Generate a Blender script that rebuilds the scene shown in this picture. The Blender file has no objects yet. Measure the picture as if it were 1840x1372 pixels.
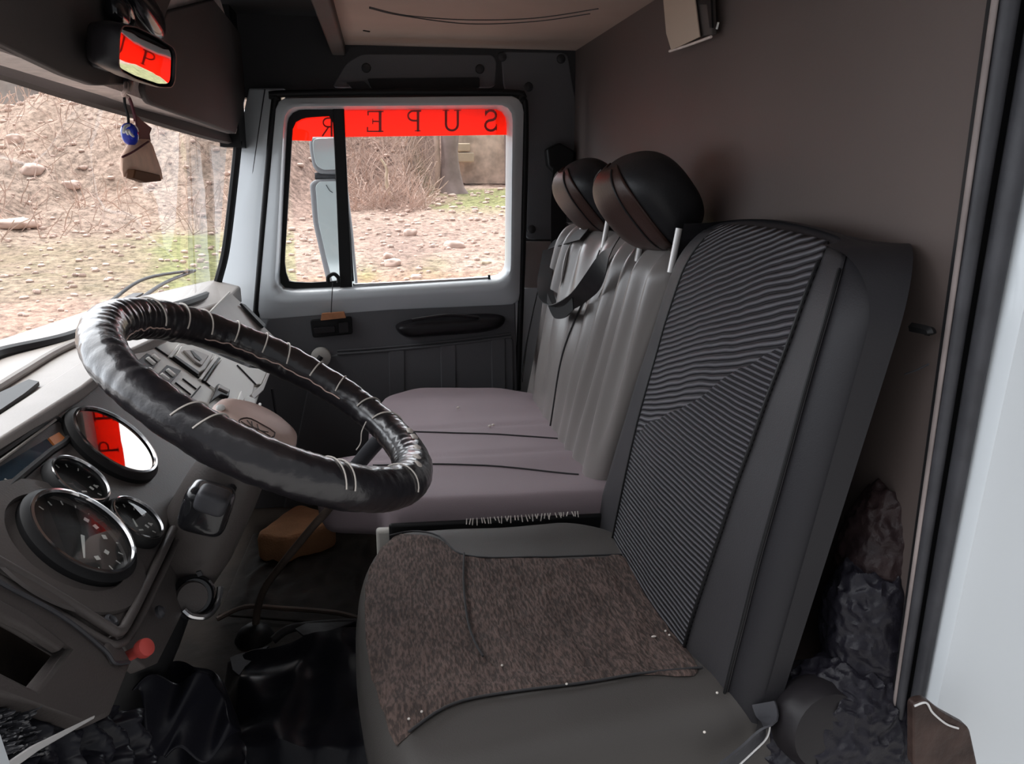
import bpy, bmesh, math, random
from mathutils import Vector, Matrix, noise
R = math.radians
scene = bpy.context.scene
COL = scene.collection
random.seed(7)

# ------------------------------------------------------------------ camera
FPX, IW, IH = 1420.0, 1840.0, 1372.0
YAW = math.atan(230/1420.); PIT = math.atan(374/math.hypot(1420, 230))
CAM = Vector((0, 0, 1.25))
fwd = Vector((math.sin(YAW)*math.cos(PIT), math.cos(YAW)*math.cos(PIT), -math.sin(PIT)))
rgt = Vector((math.cos(YAW), -math.sin(YAW), 0)); upv = rgt.cross(fwd)
cd = bpy.data.cameras.new('camera'); cam = bpy.data.objects.new('camera', cd); COL.objects.link(cam)
cd.sensor_fit = 'HORIZONTAL'; cd.sensor_width = 36.0; cd.lens = 36.0*FPX/IW
cd.clip_start = .02; cd.clip_end = 500
cam.matrix_world = Matrix(((rgt.x, upv.x, -fwd.x, CAM.x), (rgt.y, upv.y, -fwd.y, CAM.y), (rgt.z, upv.z, -fwd.z, CAM.z), (0, 0, 0, 1)))
scene.camera = cam
# ------------------------------------------------------------------ light
vs = scene.view_settings
vs.view_transform = 'Standard'; vs.look = 'None'; vs.gamma = 1.0; vs.use_curve_mapping = False
vs.exposure = 1.15
w = bpy.data.worlds.new('overcast_sky'); scene.world = w; w.use_nodes = True
nt = w.node_tree; nt.nodes.clear()
tc = nt.nodes.new('ShaderNodeTexCoord'); sep = nt.nodes.new('ShaderNodeSeparateXYZ')
ramp = nt.nodes.new('ShaderNodeValToRGB'); bg = nt.nodes.new('ShaderNodeBackground'); ow = nt.nodes.new('ShaderNodeOutputWorld')
nt.links.new(tc.outputs['Generated'], sep.inputs[0]); nt.links.new(sep.outputs['Z'], ramp.inputs[0])
ramp.color_ramp.elements[0].position = 0.0; ramp.color_ramp.elements[0].color = (.80, .84, .90, 1)
ramp.color_ramp.elements[1].position = 1.0; ramp.color_ramp.elements[1].color = (1.0, 1.0, 1.02, 1)
# the sky is brighter ahead of the truck and over the far side than behind the open driver door
mr1 = nt.nodes.new('ShaderNodeVectorMath'); mr1.operation = 'DOT_PRODUCT'; mr1.inputs[1].default_value = (-.35, .80, .45)
mr2 = nt.nodes.new('ShaderNodeMapRange'); mr2.inputs[1].default_value = -.25; mr2.inputs[2].default_value = .8; mr2.inputs[3].default_value = .17; mr2.inputs[4].default_value = 2.4
nt.links.new(tc.outputs['Generated'], mr1.inputs[0]); nt.links.new(mr1.outputs['Value'], mr2.inputs[0]); nt.links.new(mr2.outputs[0], bg.inputs[1])
nt.links.new(ramp.outputs[0], bg.inputs[0])
nt.links.new(bg.outputs[0], ow.inputs[0])
sd = bpy.data.lights.new('sun', 'SUN'); sd.energy = 1.6; sd.angle = R(25); sd.color = (1, .96, .9)
sun = bpy.data.objects.new('sun', sd); COL.objects.link(sun); sun.location = (-3, -2, 6)
sun.rotation_euler = Vector((.24, -.20, -.95)).to_track_quat('-Z', 'Y').to_euler()
def portal(name, loc, look, sx, sy):
    l = bpy.data.lights.new(name, 'AREA'); l.shape = 'RECTANGLE'; l.size = sx; l.size_y = sy; l.cycles.is_portal = True
    o = bpy.data.objects.new(name, l); COL.objects.link(o); o.location = loc
    o.rotation_euler = Vector(look).to_track_quat('-Z', 'Y').to_euler()
portal('portal_driver_door', (.0, .45, 1.0), (0, 1, 0), 1.35, 1.9)
portal('portal_windshield', (-.72, 1.55, 1.17), (1, 0, 0), 2.1, .6)
portal('portal_passenger_window', (.08, 2.62, 1.2), (0, -1, 0), .72, .6)

# ------------------------------------------------------------------ helpers
def ray(px, py): return fwd*FPX + rgt*(px-IW/2) - upv*(py-IH/2)
def P(px, py, X=None, Y=None, Z=None, n=None, k=0):
    d = ray(px, py)
    if X is not None: n, k = Vector((1, 0, 0)), X
    elif Y is not None: n, k = Vector((0, 1, 0)), Y
    elif Z is not None: n, k = Vector((0, 0, 1)), Z
    else: n = Vector(n)
    return CAM + d*((k - n.dot(CAM))/n.dot(d))
def proj(v):
    q = v - CAM; z = q.dot(fwd); return (IW/2+FPX*q.dot(rgt)/z, IH/2-FPX*q.dot(upv)/z)

def mat(name, col, rough=.6, metal=0., bump=0., bscale=60., var=0., vscale=8., spec=.25, coat=0., col2=None, stretch=None, trans=0., sheen=0., coord='Object', detail=6.):
    m = bpy.data.materials.new(name); m.use_nodes = True
    t = m.node_tree; b = t.nodes['Principled BSDF']
    b.inputs['Base Color'].default_value = (*col, 1); b.inputs['Roughness'].default_value = rough
    b.inputs['Metallic'].default_value = metal; b.inputs['Specular IOR Level'].default_value = spec
    b.inputs['Coat Weight'].default_value = coat; b.inputs['Sheen Weight'].default_value = sheen
    b.inputs['Transmission Weight'].default_value = trans
    c = t.nodes.new('ShaderNodeTexCoord'); mp = t.nodes.new('ShaderNodeMapping')
    t.links.new(c.outputs[coord], mp.inputs[0])
    if stretch: mp.inputs['Scale'].default_value = stretch
    if var > 0 or col2:
        n1 = t.nodes.new('ShaderNodeTexNoise'); n1.inputs['Scale'].default_value = vscale; n1.inputs['Detail'].default_value = detail
        t.links.new(mp.outputs[0], n1.inputs['Vector'])
        r = t.nodes.new('ShaderNodeValToRGB')
        c2 = col2 or tuple(x*(1-var) for x in col); c1 = col if col2 else tuple(min(1, x*(1+var)) for x in col)
        r.color_ramp.elements[0].position = .35; r.color_ramp.elements[0].color = (*c2, 1)
        r.color_ramp.elements[1].position = .65; r.color_ramp.elements[1].color = (*c1, 1)
        t.links.new(n1.outputs[0], r.inputs[0]); t.links.new(r.outputs[0], b.inputs['Base Color'])
    if bump > 0:
        n2 = t.nodes.new('ShaderNodeTexNoise'); n2.inputs['Scale'].default_value = bscale; n2.inputs['Detail'].default_value = 5
        t.links.new(mp.outputs[0], n2.inputs['Vector'])
        bp = t.nodes.new('ShaderNodeBump'); bp.inputs['Strength'].default_value = bump; bp.inputs['Distance'].default_value = .004
        t.links.new(n2.outputs[0], bp.inputs['Height']); t.links.new(bp.outputs[0], b.inputs['Normal'])
    return m

def link(name, me, m=None, parent=None, kind=None, label=None, cat=None, group=None):
    o = bpy.data.objects.new(name, me); COL.objects.link(o)
    if m is not None and me is not None: me.materials.append(m)
    if parent is not None: o.parent = parent
    if kind: o['kind'] = kind
    if label: o['label'] = label
    if cat: o['category'] = cat
    if group: o['group'] = group
    return o
def thing(name, label, cat, loc=(0, 0, 0), group=None):
    # parts are built in world coordinates, so the empty keeps the children's world position with an inverse
    o = bpy.data.objects.new(name, None); COL.objects.link(o); o.location = loc; o.empty_display_size = .05
    o['label'] = label; o['category'] = cat
    if group: o['group'] = group
    return o
def obj(name, vf, m, parent=None, smooth=True, bevel=0, sub=0, solid=0, angle=40, uv=None, **kw):
    v, f = vf
    me = bpy.data.meshes.new(name); me.from_pydata([tuple(x) for x in v], [], f)
    bm = bmesh.new(); bm.from_mesh(me)
    bmesh.ops.remove_doubles(bm, verts=bm.verts, dist=1e-6)
    bmesh.ops.recalc_face_normals(bm, faces=bm.faces); bm.to_mesh(me); bm.free()
    o = link(name, me, m, None, **kw)
    if smooth:
        for p in me.polygons: p.use_smooth = True
    if solid:
        md = o.modifiers.new('solid', 'SOLIDIFY'); md.thickness = solid; md.offset = 0
    if bevel:
        md = o.modifiers.new('bevel', 'BEVEL'); md.width = bevel; md.segments = 3; md.limit_method = 'ANGLE'; md.angle_limit = R(30)
    if sub:
        md = o.modifiers.new('sub', 'SUBSURF'); md.levels = sub; md.render_levels = sub
    if smooth and not sub:
        try: me.set_sharp_from_angle(angle=R(angle))
        except Exception: pass
    if parent is not None:
        o.parent = parent
        chain = Vector((0, 0, 0)); q = parent
        while q is not None: chain += q.location; q = q.parent
        me.transform(Matrix.Translation(-chain))
    return o
def join(*vfs):
    V = []; Fs = []
    for v, f in vfs:
        b = len(V); V += list(v); Fs += [tuple(i+b for i in q) for q in f]
    return V, Fs
def box(x0, x1, y0, y1, z0, z1):
    v = [(x, y, z) for x in (x0, x1) for y in (y0, y1) for z in (z0, z1)]
    return v, [(0, 1, 3, 2), (4, 6, 7, 5), (0, 4, 5, 1), (2, 3, 7, 6), (0, 2, 6, 4), (1, 5, 7, 3)]
def slab(pts, off):
    pts = [Vector(p) for p in pts]; off = Vector(off); n = len(pts)
    v = pts + [p+off for p in pts]
    f = [tuple(range(n)), tuple(range(2*n-1, n-1, -1))] + [(i, (i+1) % n, n+(i+1) % n, n+i) for i in range(n)]
    return v, f
def rings(rs, closed=True, cap0=True, cap1=True):
    n = len(rs[0]); v = [p for r in rs for p in r]; f = []
    for j in range(len(rs)-1):
        for i in range(n if closed else n-1):
            a = j*n+i; b = j*n+(i+1) % n
            f.append((a, b, b+n, a+n))
    if cap0: f.append(tuple(range(n-1, -1, -1)))
    if cap1: f.append(tuple(range((len(rs)-1)*n, len(rs)*n)))
    return v, f
def smoothpath(pts, k=8, closed=False):
    pts = [Vector(p) for p in pts]; n = len(pts); out = []
    for i in range(n if closed else n-1):
        g = (lambda j: pts[j % n]) if closed else (lambda j: pts[max(0, min(n-1, j))])
        p0, p1, p2, p3 = g(i-1), g(i), g(i+1), g(i+2)
        for s in range(k):
            t = s/k
            out.append(.5*((2*p1)+(p2-p0)*t+(2*p0-5*p1+4*p2-p3)*t*t+(3*p1-p0-3*p2+p3)*t**3))
    if not closed: out.append(pts[-1])
    return out
def tube(path, r, seg=10, closed=False, sm=6):
    path = smoothpath(path, sm, closed) if sm else [Vector(p) for p in path]
    n = len(path); rs = []; prev = None
    for i, p in enumerate(path):
        a = path[(i+1) % n] if (closed or i < n-1) else p; b = path[i-1] if (closed or i > 0) else p
        t = (a-b).normalized()
        if prev is None:
            prev = t.orthogonal().normalized()
        u = (prev - t*prev.dot(t)).normalized(); prev = u; q = t.cross(u)
        rad = r(i/max(1, n-1)) if callable(r) else r
        rs.append([p+(u*math.cos(s)+q*math.sin(s))*rad for s in [2*math.pi*k/seg for k in range(seg)]])
    if closed:
        rs.append(rs[0]); return rings(rs, True, False, False)
    return rings(rs)
def ribbon(path, wdir, width, th=.0015, sm=6):
    path = smoothpath(path, sm); wd = wdir if callable(wdir) else (lambda t: Vector(wdir)); n = len(path); rs = []
    for i, p in enumerate(path):
        t = (path[min(n-1, i+1)]-path[max(0, i-1)]).normalized()
        wv = Vector(wd(i/(n-1))); wv = (wv - t*wv.dot(t)).normalized(); nn = t.cross(wv)*th/2
        rs.append([p-wv*width/2-nn, p+wv*width/2-nn, p+wv*width/2+nn, p-wv*width/2+nn])
    return rings(rs)
def lathe(prof, c, ax, seg=40, capend=True):
    ax = Vector(ax).normalized(); u = ax.orthogonal().normalized(); v = ax.cross(u); c = Vector(c)
    rs = [[c+ax*h+(u*math.cos(a)+v*math.sin(a))*r for a in [2*math.pi*k/seg for k in range(seg)]] for r, h in prof]
    return rings(rs, True, capend, capend)
def grid(fn, nu, nv):
    v = [fn(i/(nu-1), j/(nv-1)) for j in range(nv) for i in range(nu)]
    return v, [(j*nu+i, j*nu+i+1, (j+1)*nu+i+1, (j+1)*nu+i) for j in range(nv-1) for i in range(nu-1)]
def quadgrid(a, b, c, d, nu=2, nv=2):
    a, b, c, d = map(Vector, (a, b, c, d))
    return grid(lambda u, v: (a*(1-u)+b*u)*(1-v)+(d*(1-u)+c*u)*v, nu, nv)
def blob(c, rx, ry, rz, rot=None, e=2.0, nu=32, nv=20, disp=None):
    c = Vector(c); rs = []
    sp = lambda x, p: math.copysign(abs(x)**p, x)
    for j in range(1, nv):
        th = math.pi*j/nv; r = []
        for i in range(nu):
            ph = 2*math.pi*i/nu
            q = Vector((rx*sp(math.sin(th), 2/e)*sp(math.cos(ph), 2/e), ry*sp(math.sin(th), 2/e)*sp(math.sin(ph), 2/e), rz*sp(math.cos(th), 2/e)))
            if disp: q = q*(1+disp(q))
            if rot: q = rot @ q
            r.append(c+q)
        rs.append(r)
    return rings(rs)
def px_poly(pts, **kw): return [P(x, y, **kw) for x, y in pts]
def rpoly(pts, r=.01, k=4):
    """round the corners of a 3D planar polygon"""
    pts = [Vector(p) for p in pts]; n = len(pts); out = []
    for i in range(n):
        a, b, c = pts[i-1], pts[i], pts[(i+1) % n]
        d1 = (a-b); d2 = (c-b); rr = min(r, d1.length*.45, d2.length*.45)
        p1 = b+d1.normalized()*rr; p2 = b+d2.normalized()*rr
        for s in range(k+1):
            t = s/k; out.append(p1*(1-t)**2+b*2*t*(1-t)+p2*t*t)
    return out
def resample(loop, n):
    loop = [Vector(p) for p in loop]; L = [0]
    for i in range(len(loop)): L.append(L[-1]+(loop[(i+1) % len(loop)]-loop[i]).length)
    out = []; j = 0
    for s in range(n):
        d = L[-1]*s/n
        while L[j+1] < d: j += 1
        t = (d-L[j])/max(1e-9, L[j+1]-L[j]); out.append(loop[j].lerp(loop[(j+1) % len(loop)], t))
    return out
def radial(loop, c, n=72):
    """sample a loop (in a Y=const plane) at even angles about c"""
    lp = resample(loop, 600); out = []
    for k in range(n):
        a = 2*math.pi*k/n; best = min(lp, key=lambda p: abs((math.atan2(p.z-c.z, p.x-c.x)-a+math.pi) % (2*math.pi)-math.pi))
        out.append(best.copy())
    return out
def N3(p, s=1.0): return noise.noise(Vector(p)*s)

# ------------------------------------------------------------------ materials
M = dict(
 wall=mat('grey_brown_wall_board', (.105, .083, .077), .5, bump=.05, bscale=200, var=.04, vscale=3),
 headliner=mat('beige_headliner', (.44, .34, .29), .8, bump=.08, bscale=300, var=.05, vscale=4),
 darktrim=mat('dark_moulded_trim', (.040, .039, .041), .55, bump=.1, bscale=150),
 header=mat('brown_grey_header_board', (.085, .072, .068), .7, bump=.06, bscale=200),
 black=mat('black_rubber', (.012, .012, .013), .5),
 blackgloss=mat('black_gloss_plastic', (.012, .012, .014), .18, spec=.5, coat=.3),
 seal=mat('grey_rubber_seal', (.050, .050, .056), .45, bump=.15, bscale=90, var=.15, vscale=25),
 white=mat('white_body_paint', (.66, .70, .73), .28, coat=.4, var=.02, vscale=3),
 plaster=mat('scuffed_beige_paint', (.68, .58, .54), .7, bump=.4, bscale=120, var=.12, vscale=40),
 card=mat('charcoal_door_card', (.13, .13, .138), .5, bump=.12, bscale=260),
 carddark=mat('black_armrest_vinyl', (.018, .016, .018), .38, bump=.1, bscale=80),
 dash=mat('dark_grey_dash_plastic', (.078, .068, .065), .45, bump=.12, bscale=350, var=.05, vscale=10),
 dashtop=mat('light_grey_dash_plastic', (.36, .33, .31), .45, bump=.1, bscale=300, var=.04, vscale=12),
 dashmid=mat('mid_grey_dash_plastic', (.56, .54, .50), .42, bump=.1, bscale=300),
 floor=mat('worn_dark_floor_mat', (.017, .012, .009), .75, bump=.9, bscale=22, var=.35, vscale=12),
 fabricgrey=mat('charcoal_seat_vinyl', (.074, .068, .064), .55, bump=.15, bscale=500),
 bench=mat('mauve_grey_bench_fabric', (.28, .225, .245), .7, bump=.15, bscale=700, var=.04, vscale=6),
 satin=mat('grey_satin_cover', (.22, .20, .192), .30, spec=.6, bump=.1, bscale=60, stretch=(1, 1, .25)),
 coverside=mat('dark_seat_cover_cloth', (.022, .021, .024), .5, bump=.1, bscale=500),
 coverfront=mat('charcoal_seat_cover_cloth', (.042, .040, .043), .5, bump=.1, bscale=500),
 hrfront=mat('brown_headrest_leather', (.040, .020, .016), .42, bump=.1, bscale=200),
 hrside=mat('black_headrest_leather', (.018, .018, .020), .45, bump=.1, bscale=200),
 chrome=mat('polished_chrome', (.55, .55, .56), .15, 1.0),
 steel=mat('pale_steel_post', (.72, .71, .70), .35, .3),
 leather=mat('black_wrapped_leather', (.016, .014, .017), .30, bump=.5, bscale=45, coat=.4, spec=.6),
 thread=mat('off_white_thread', (.80, .74, .68), .8),
 hub=mat('dusty_pink_hub_plastic', (.70, .52, .46), .5, bump=.1, bscale=100, var=.08, vscale=20),
 hubline=mat('dark_engraved_emblem', (.06, .04, .035), .6),
 vinyl=mat('black_vinyl_sheet', (.012, .012, .017), .35, bump=.3, bscale=30),
 bag=mat('black_crumpled_fleece', (.018, .017, .024), .45, bump=1.0, bscale=55, coat=.1, col2=(.012, .011, .016), vscale=14),
 foam=mat('orange_sponge', (.55, .29, .15), .85, bump=.6, bscale=180, var=.12, vscale=15),
 rod=mat('brown_painted_rod', (.15, .115, .095), .5, bump=.2, bscale=60, var=.15, vscale=20),
 red=mat('red_knob_plastic', (.48, .07, .06), .4),
 screen=mat('blue_grey_lcd', (.022, .040, .058), .15, coat=.5),
 amber=mat('amber_lens', (.50, .17, .05), .35),
 whiteplastic=mat('white_marking', (.80, .79, .76), .5),
 dial=mat('black_dial_face', (.018, .018, .018), .4),
 bead=mat('blue_glass_bead', (.01, .03, .38), .12, coat=.6),
 pouch=mat('tan_leather_pouch', (.86, .58, .44), .7, bump=.3, bscale=60, var=.1, vscale=30),
 pouchdark=mat('maroon_ribbon', (.10, .028, .035), .6),
 pouchbase=mat('dark_brown_pouch_base', (.12, .05, .022), .7),
 wood=mat('orange_wooden_tag', (.45, .20, .10), .6, var=.1, vscale=40),
 paper=mat('beige_card', (.50, .40, .32), .8),
 beige=mat('grey_beige_pillar_plastic', (.30, .25, .24), .6),
 bark=mat('grey_tree_bark', (.32, .25, .24), .9, bump=.8, bscale=6, var=.15, vscale=3),
 twig=mat('pale_brown_twigs', (.58, .44, .38), .9, var=.2, vscale=2),
 rock=mat('pale_tan_rock', (.62, .47, .41), .9, bump=.8, bscale=5, var=.12, vscale=3),
 block=mat('pale_limestone_block', (.66, .55, .42), .9, bump=.6, bscale=6, var=.1, vscale=3),
 wallstone=mat('grey_stone_wall_face', (.34, .34, .34), .9, bump=.8, bscale=3, var=.25, vscale=1.2),
 rust=mat('dirty_brown_metal', (.055, .035, .030), .45, .3, bump=.5, bscale=60, var=.3, vscale=30),
 mirrorreflection=mat('painted_reflection_mirror_glass', (.62, .68, .68), .12, .35, coat=.5),  # pale base colour paints the bright reflection into the mirror glass
 mirrorgrey=mat('grey_mirror_housing', (.22, .22, .23), .5),
)
def glass_mat(name, tint=(.97, .98, .98), ior=1.45, extra=0.0, gtint=(1, 1, 1)):
    m = bpy.data.materials.new(name); m.use_nodes = True; t = m.node_tree; t.nodes.clear()
    o = t.nodes.new('ShaderNodeOutputMaterial'); mx = t.nodes.new('ShaderNodeMixShader')
    tr = t.nodes.new('ShaderNodeBsdfTransparent'); gl = t.nodes.new('ShaderNodeBsdfGlossy'); fr = t.nodes.new('ShaderNodeLayerWeight')
    tr.inputs[0].default_value = (*tint, 1); gl.inputs['Roughness'].default_value = .01; gl.inputs[0].default_value = (*gtint, 1)
    f0 = ((ior-1)/(ior+1))**2+extra                     # Schlick reflectance of a thin pane, the same from both sides
    fr.inputs['Blend'].default_value = .5
    pw = t.nodes.new('ShaderNodeMath'); pw.operation = 'POWER'; pw.inputs[1].default_value = 5
    ma = t.nodes.new('ShaderNodeMath'); ma.operation = 'MULTIPLY_ADD'; ma.inputs[1].default_value = 1-f0; ma.inputs[2].default_value = f0; ma.use_clamp = True
    t.links.new(fr.outputs['Facing'], pw.inputs[0]); t.links.new(pw.outputs[0], ma.inputs[0]); t.links.new(ma.outputs[0], mx.inputs[0])
    t.links.new(tr.outputs[0], mx.inputs[1]); t.links.new(gl.outputs[0], mx.inputs[2]); t.links.new(mx.outputs[0], o.inputs[0])
    return m
M['glass'] = glass_mat('clear_glass', ior=1.3)
M['gaugeglass'] = glass_mat('gauge_glass', ior=1.4)
M['gaugemirror'] = glass_mat('glaring_gauge_glass', ior=1.8, extra=.62, gtint=(.42, .38, .35))
M['mirror'] = mat('mirror_glass', (.9, .9, .9), .02, 1.0)
def film_mat():
    m = bpy.data.materials.new('red_sun_film'); m.use_nodes = True; t = m.node_tree; t.nodes.clear()
    o = t.nodes.new('ShaderNodeOutputMaterial'); mx = t.nodes.new('ShaderNodeMixShader'); mx.inputs[0].default_value = .75
    tr = t.nodes.new('ShaderNodeBsdfTransparent'); tr.inputs[0].default_value = (1, .10, .05, 1)
    tl = t.nodes.new('ShaderNodeBsdfTranslucent'); tl.inputs[0].default_value = (1, .12, .065, 1)
    t.links.new(tr.outputs[0], mx.inputs[1]); t.links.new(tl.outputs[0], mx.inputs[2]); t.links.new(mx.outputs[0], o.inputs[0])
    return m
M['film'] = film_mat()
M['letter'] = mat('dark_red_letter_film', (.35, .02, .015), .6)

def rib_mat():
    """corduroy ribs in a chevron, from the panel's own UVs (metres)"""
    m = mat('ribbed_corduroy_panel', (.060, .058, .066), .62); t = m.node_tree; b = t.nodes['Principled BSDF']
    uv = t.nodes.new('ShaderNodeUVMap'); s = t.nodes.new('ShaderNodeSeparateXYZ'); t.links.new(uv.outputs[0], s.inputs[0])
    def mth(op, a, b_=None):
        n = t.nodes.new('ShaderNodeMath'); n.operation = op
        for i, q in enumerate((a, b_)):
            if q is None: continue
            if isinstance(q, (int, float)): n.inputs[i].default_value = q
            else: t.links.new(q, n.inputs[i])
        return n.outputs[0]
    ns = t.nodes.new('ShaderNodeTexNoise'); ns.inputs['Scale'].default_value = 9; t.links.new(uv.outputs[0], ns.inputs['Vector'])
    wob = mth('MULTIPLY', mth('SUBTRACT', ns.outputs[0], .5), .016)
    u, v = s.outputs[0], s.outputs[1]
    up_ = mth('MULTIPLY', mth('ADD', mth('ADD', v, mth('MULTIPLY', u, .36)), wob), 2*math.pi/.0098)     # upper field
    lo_ = mth('MULTIPLY', mth('ADD', mth('ADD', v, mth('MULTIPLY', u, .02)), mth('MULTIPLY', wob, .4)), 2*math.pi/.0072)    # lower field
    low = mth('LESS_THAN', v, mth('ADD', mth('SUBTRACT', .25+.43*.72, mth('MULTIPLY', u, .72)), mth('MULTIPLY', wob, 3.0)))
    ph_ = mth('ADD', mth('MULTIPLY', lo_, low), mth('MULTIPLY', up_, mth('SUBTRACT', 1.0, low)))
    sn = mth('SINE', ph_)
    r = t.nodes.new('ShaderNodeValToRGB'); r.color_ramp.elements[0].position = .25; r.color_ramp.elements[0].color = (.016, .015, .018, 1)
    r.color_ramp.elements[1].position = .75; r.color_ramp.elements[1].color = (.115, .112, .124, 1)
    t.links.new(mth('ADD', mth('MULTIPLY', sn, .5), .5), r.inputs[0]); t.links.new(r.outputs[0], b.inputs['Base Color'])
    bp = t.nodes.new('ShaderNodeBump'); bp.inputs['Strength'].default_value = .8; bp.inputs['Distance'].default_value = .003
    t.links.new(sn, bp.inputs['Height']); t.links.new(bp.outputs[0], b.inputs['Normal'])
    return m
M['rib'] = rib_mat()
def tweed_mat():
    """brown cloth with slanting woven flecks"""
    m = mat('brown_fleck_cloth', (.07, .05, .045), .8); t = m.node_tree; b = t.nodes['Principled BSDF']
    c = t.nodes.new('ShaderNodeTexCoord'); mp = t.nodes.new('ShaderNodeMapping'); t.links.new(c.outputs['Object'], mp.inputs[0])
    mp.inputs['Rotation'].default_value = (0, 0, R(-38)); mp.inputs['Scale'].default_value = (1, .28, 1)
    mp.inputs['Rotation'].default_value = (0, 0, R(52))
    n = t.nodes.new('ShaderNodeTexNoise'); n.inputs['Scale'].default_value = 240; n.inputs['Detail'].default_value = 4; t.links.new(mp.outputs[0], n.inputs['Vector'])
    n2 = t.nodes.new('ShaderNodeTexNoise'); n2.inputs['Scale'].default_value = 26; n2.inputs['Detail'].default_value = 3; t.links.new(mp.outputs[0], n2.inputs['Vector'])
    r = t.nodes.new('ShaderNodeValToRGB'); r.color_ramp.elements[0].position = .42; r.color_ramp.elements[0].color = (.062, .046, .041, 1)
    r.color_ramp.elements[1].position = .62; r.color_ramp.elements[1].color = (.145, .100, .086, 1)
    t.links.new(n.outputs[0], r.inputs[0])
    r2 = t.nodes.new('ShaderNodeValToRGB'); r2.color_ramp.elements[0].position = .4; r2.color_ramp.elements[0].color = (.85, .85, .85, 1)
    r2.color_ramp.elements[1].position = .6; r2.color_ramp.elements[1].color = (1.1, 1.1, 1.1, 1); t.links.new(n2.outputs[0], r2.inputs[0])
    mx = t.nodes.new('ShaderNodeMix'); mx.data_type = 'RGBA'; mx.blend_type = 'MULTIPLY'; mx.inputs[0].default_value = 1
    t.links.new(r.outputs[0], mx.inputs[6]); t.links.new(r2.outputs[0], mx.inputs[7]); t.links.new(mx.outputs[2], b.inputs['Base Color'])
    bp = t.nodes.new('ShaderNodeBump'); bp.inputs['Strength'].default_value = .7; bp.inputs['Distance'].default_value = .004
    ad = t.nodes.new('ShaderNodeMath'); ad.operation = 'MULTIPLY_ADD'; ad.inputs[1].default_value = 2.5
    t.links.new(n2.outputs[0], ad.inputs[0]); t.links.new(n.outputs[0], ad.inputs[2])
    t.links.new(ad.outputs[0], bp.inputs['Height']); t.links.new(bp.outputs[0], b.inputs['Normal'])
    return m
M['tweed'] = tweed_mat()

# ------------------------------------------------------------------ cab shell
XR, YD, YS, YB = .612, 2.45, 2.55, .766          # partition, door plane, far side panel, driver door pillar
ZF, ZC = .22, 1.625
ST = dict(kind='structure')
obj('floor', box(-.95, XR, .70, 2.50, ZF-.03, ZF), M['floor'], **ST)
obj('wall_rear', box(XR, XR+.03, YB, 2.62, -.1, 1.78), M['wall'], **ST)
# rear ceiling with a moulded oval hatch line
ceil = obj('ceiling', box(-.085, XR, .55, 2.62, ZC, ZC+.03), M['headliner'], **ST)
for k, dy in enumerate((0, .05)):
    pa = [P(664-6*k, 12+dy*0, Z=ZC-.002)]
hl = smoothpath([P(664, 12, Z=ZC), P(730, 27, Z=ZC), P(840, 35, Z=ZC), P(960, 32, Z=ZC), P(1075, 15, Z=ZC)], 6)
obj('moulded_seam', tube(hl, .0022, 6, sm=0), M['darktrim'], ceil)
hl = smoothpath([P(664, 14, Z=ZC), P(720, 27, Z=ZC), P(840, 42, Z=ZC), P(960, 38, Z=ZC), P(1060, 24, Z=ZC)], 6)
obj('moulded_seam', tube(hl, .0022, 6, sm=0), M['darktrim'], ceil)
obj('screw_slot', tube([P(653, 54, Z=ZC), P(664, 56, Z=ZC)], .003, 6, sm=0), M['black'], ceil)
obj('trim_1', box(-.125, -.085, .55, 2.55, 1.595, 1.72), M['header'], bevel=.006, **ST)
obj('ceiling_front', box(-.70, -.125, .55, 2.62, 1.70, 1.74), M['darktrim'], **ST)  # dark trim colour stands in for the shade in this recess
# far side panel above and behind the passenger door
side = obj('wall_passenger', slab([(-.6, YS, 1.475), (.36, YS, 1.47), (.415, YS, 1.42), (.42, YS, .2), (.62, YS, .2), (.62, YS, 1.75), (-.6, YS, 1.75)], (0, .06, 0)), M['darktrim'], smooth=False, **ST)
for pts in ([(595, 158), (622, 112), (650, 96), (885, 98), (893, 110), (890, 158)], [(900, 92), (1020, 94), (1036, 190), (1044, 300), (1048, 430), (944, 430), (942, 200), (905, 160)]):
    obj('moulded_panel', slab(rpoly(px_poly(pts, Y=YS-.004), .02), (0, .01, 0)), M['card'] if pts[0][0] == 900 else M['card'], side, bevel=.004)
obj('storage_slot', slab(rpoly(px_poly([(660, 141), (862, 139), (862, 158), (668, 160)], Y=YS-.012), .006), (0, .006, 0)), M['black'], side)
obj('slot_handle', slab(rpoly(px_poly([(622, 148), (655, 146), (668, 160), (690, 164), (640, 166)], Y=YS-.03), .006), (0, .02, 0)), M['carddark'], side, bevel=.003)
for px, py in ((658, 122), (862, 124), (902, 102), (1008, 106), (950, 156), (955, 412)):
    obj('trim_clip', lathe([(.014, 0), (.012, .005), (.004, .008)], P(px, py, Y=YS-.006), (0, -1, 0), 16), M['darktrim'], side)
obj('trim_2', slab(px_poly([(942, 434), (1000, 434), (985, 700), (930, 640)], Y=YS-.03), (0, .02, 0)), M['beige'], smooth=False, **ST)
# front body wall below the windshield and header above it
obj('wall_front', join(slab([(-.74, .55, .0), (-.74, 2.6, .0), (-.74, 2.6, .90), (-.74, .55, .90)], (-.03, 0, 0))), M['darktrim'], smooth=False, **ST)

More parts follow.
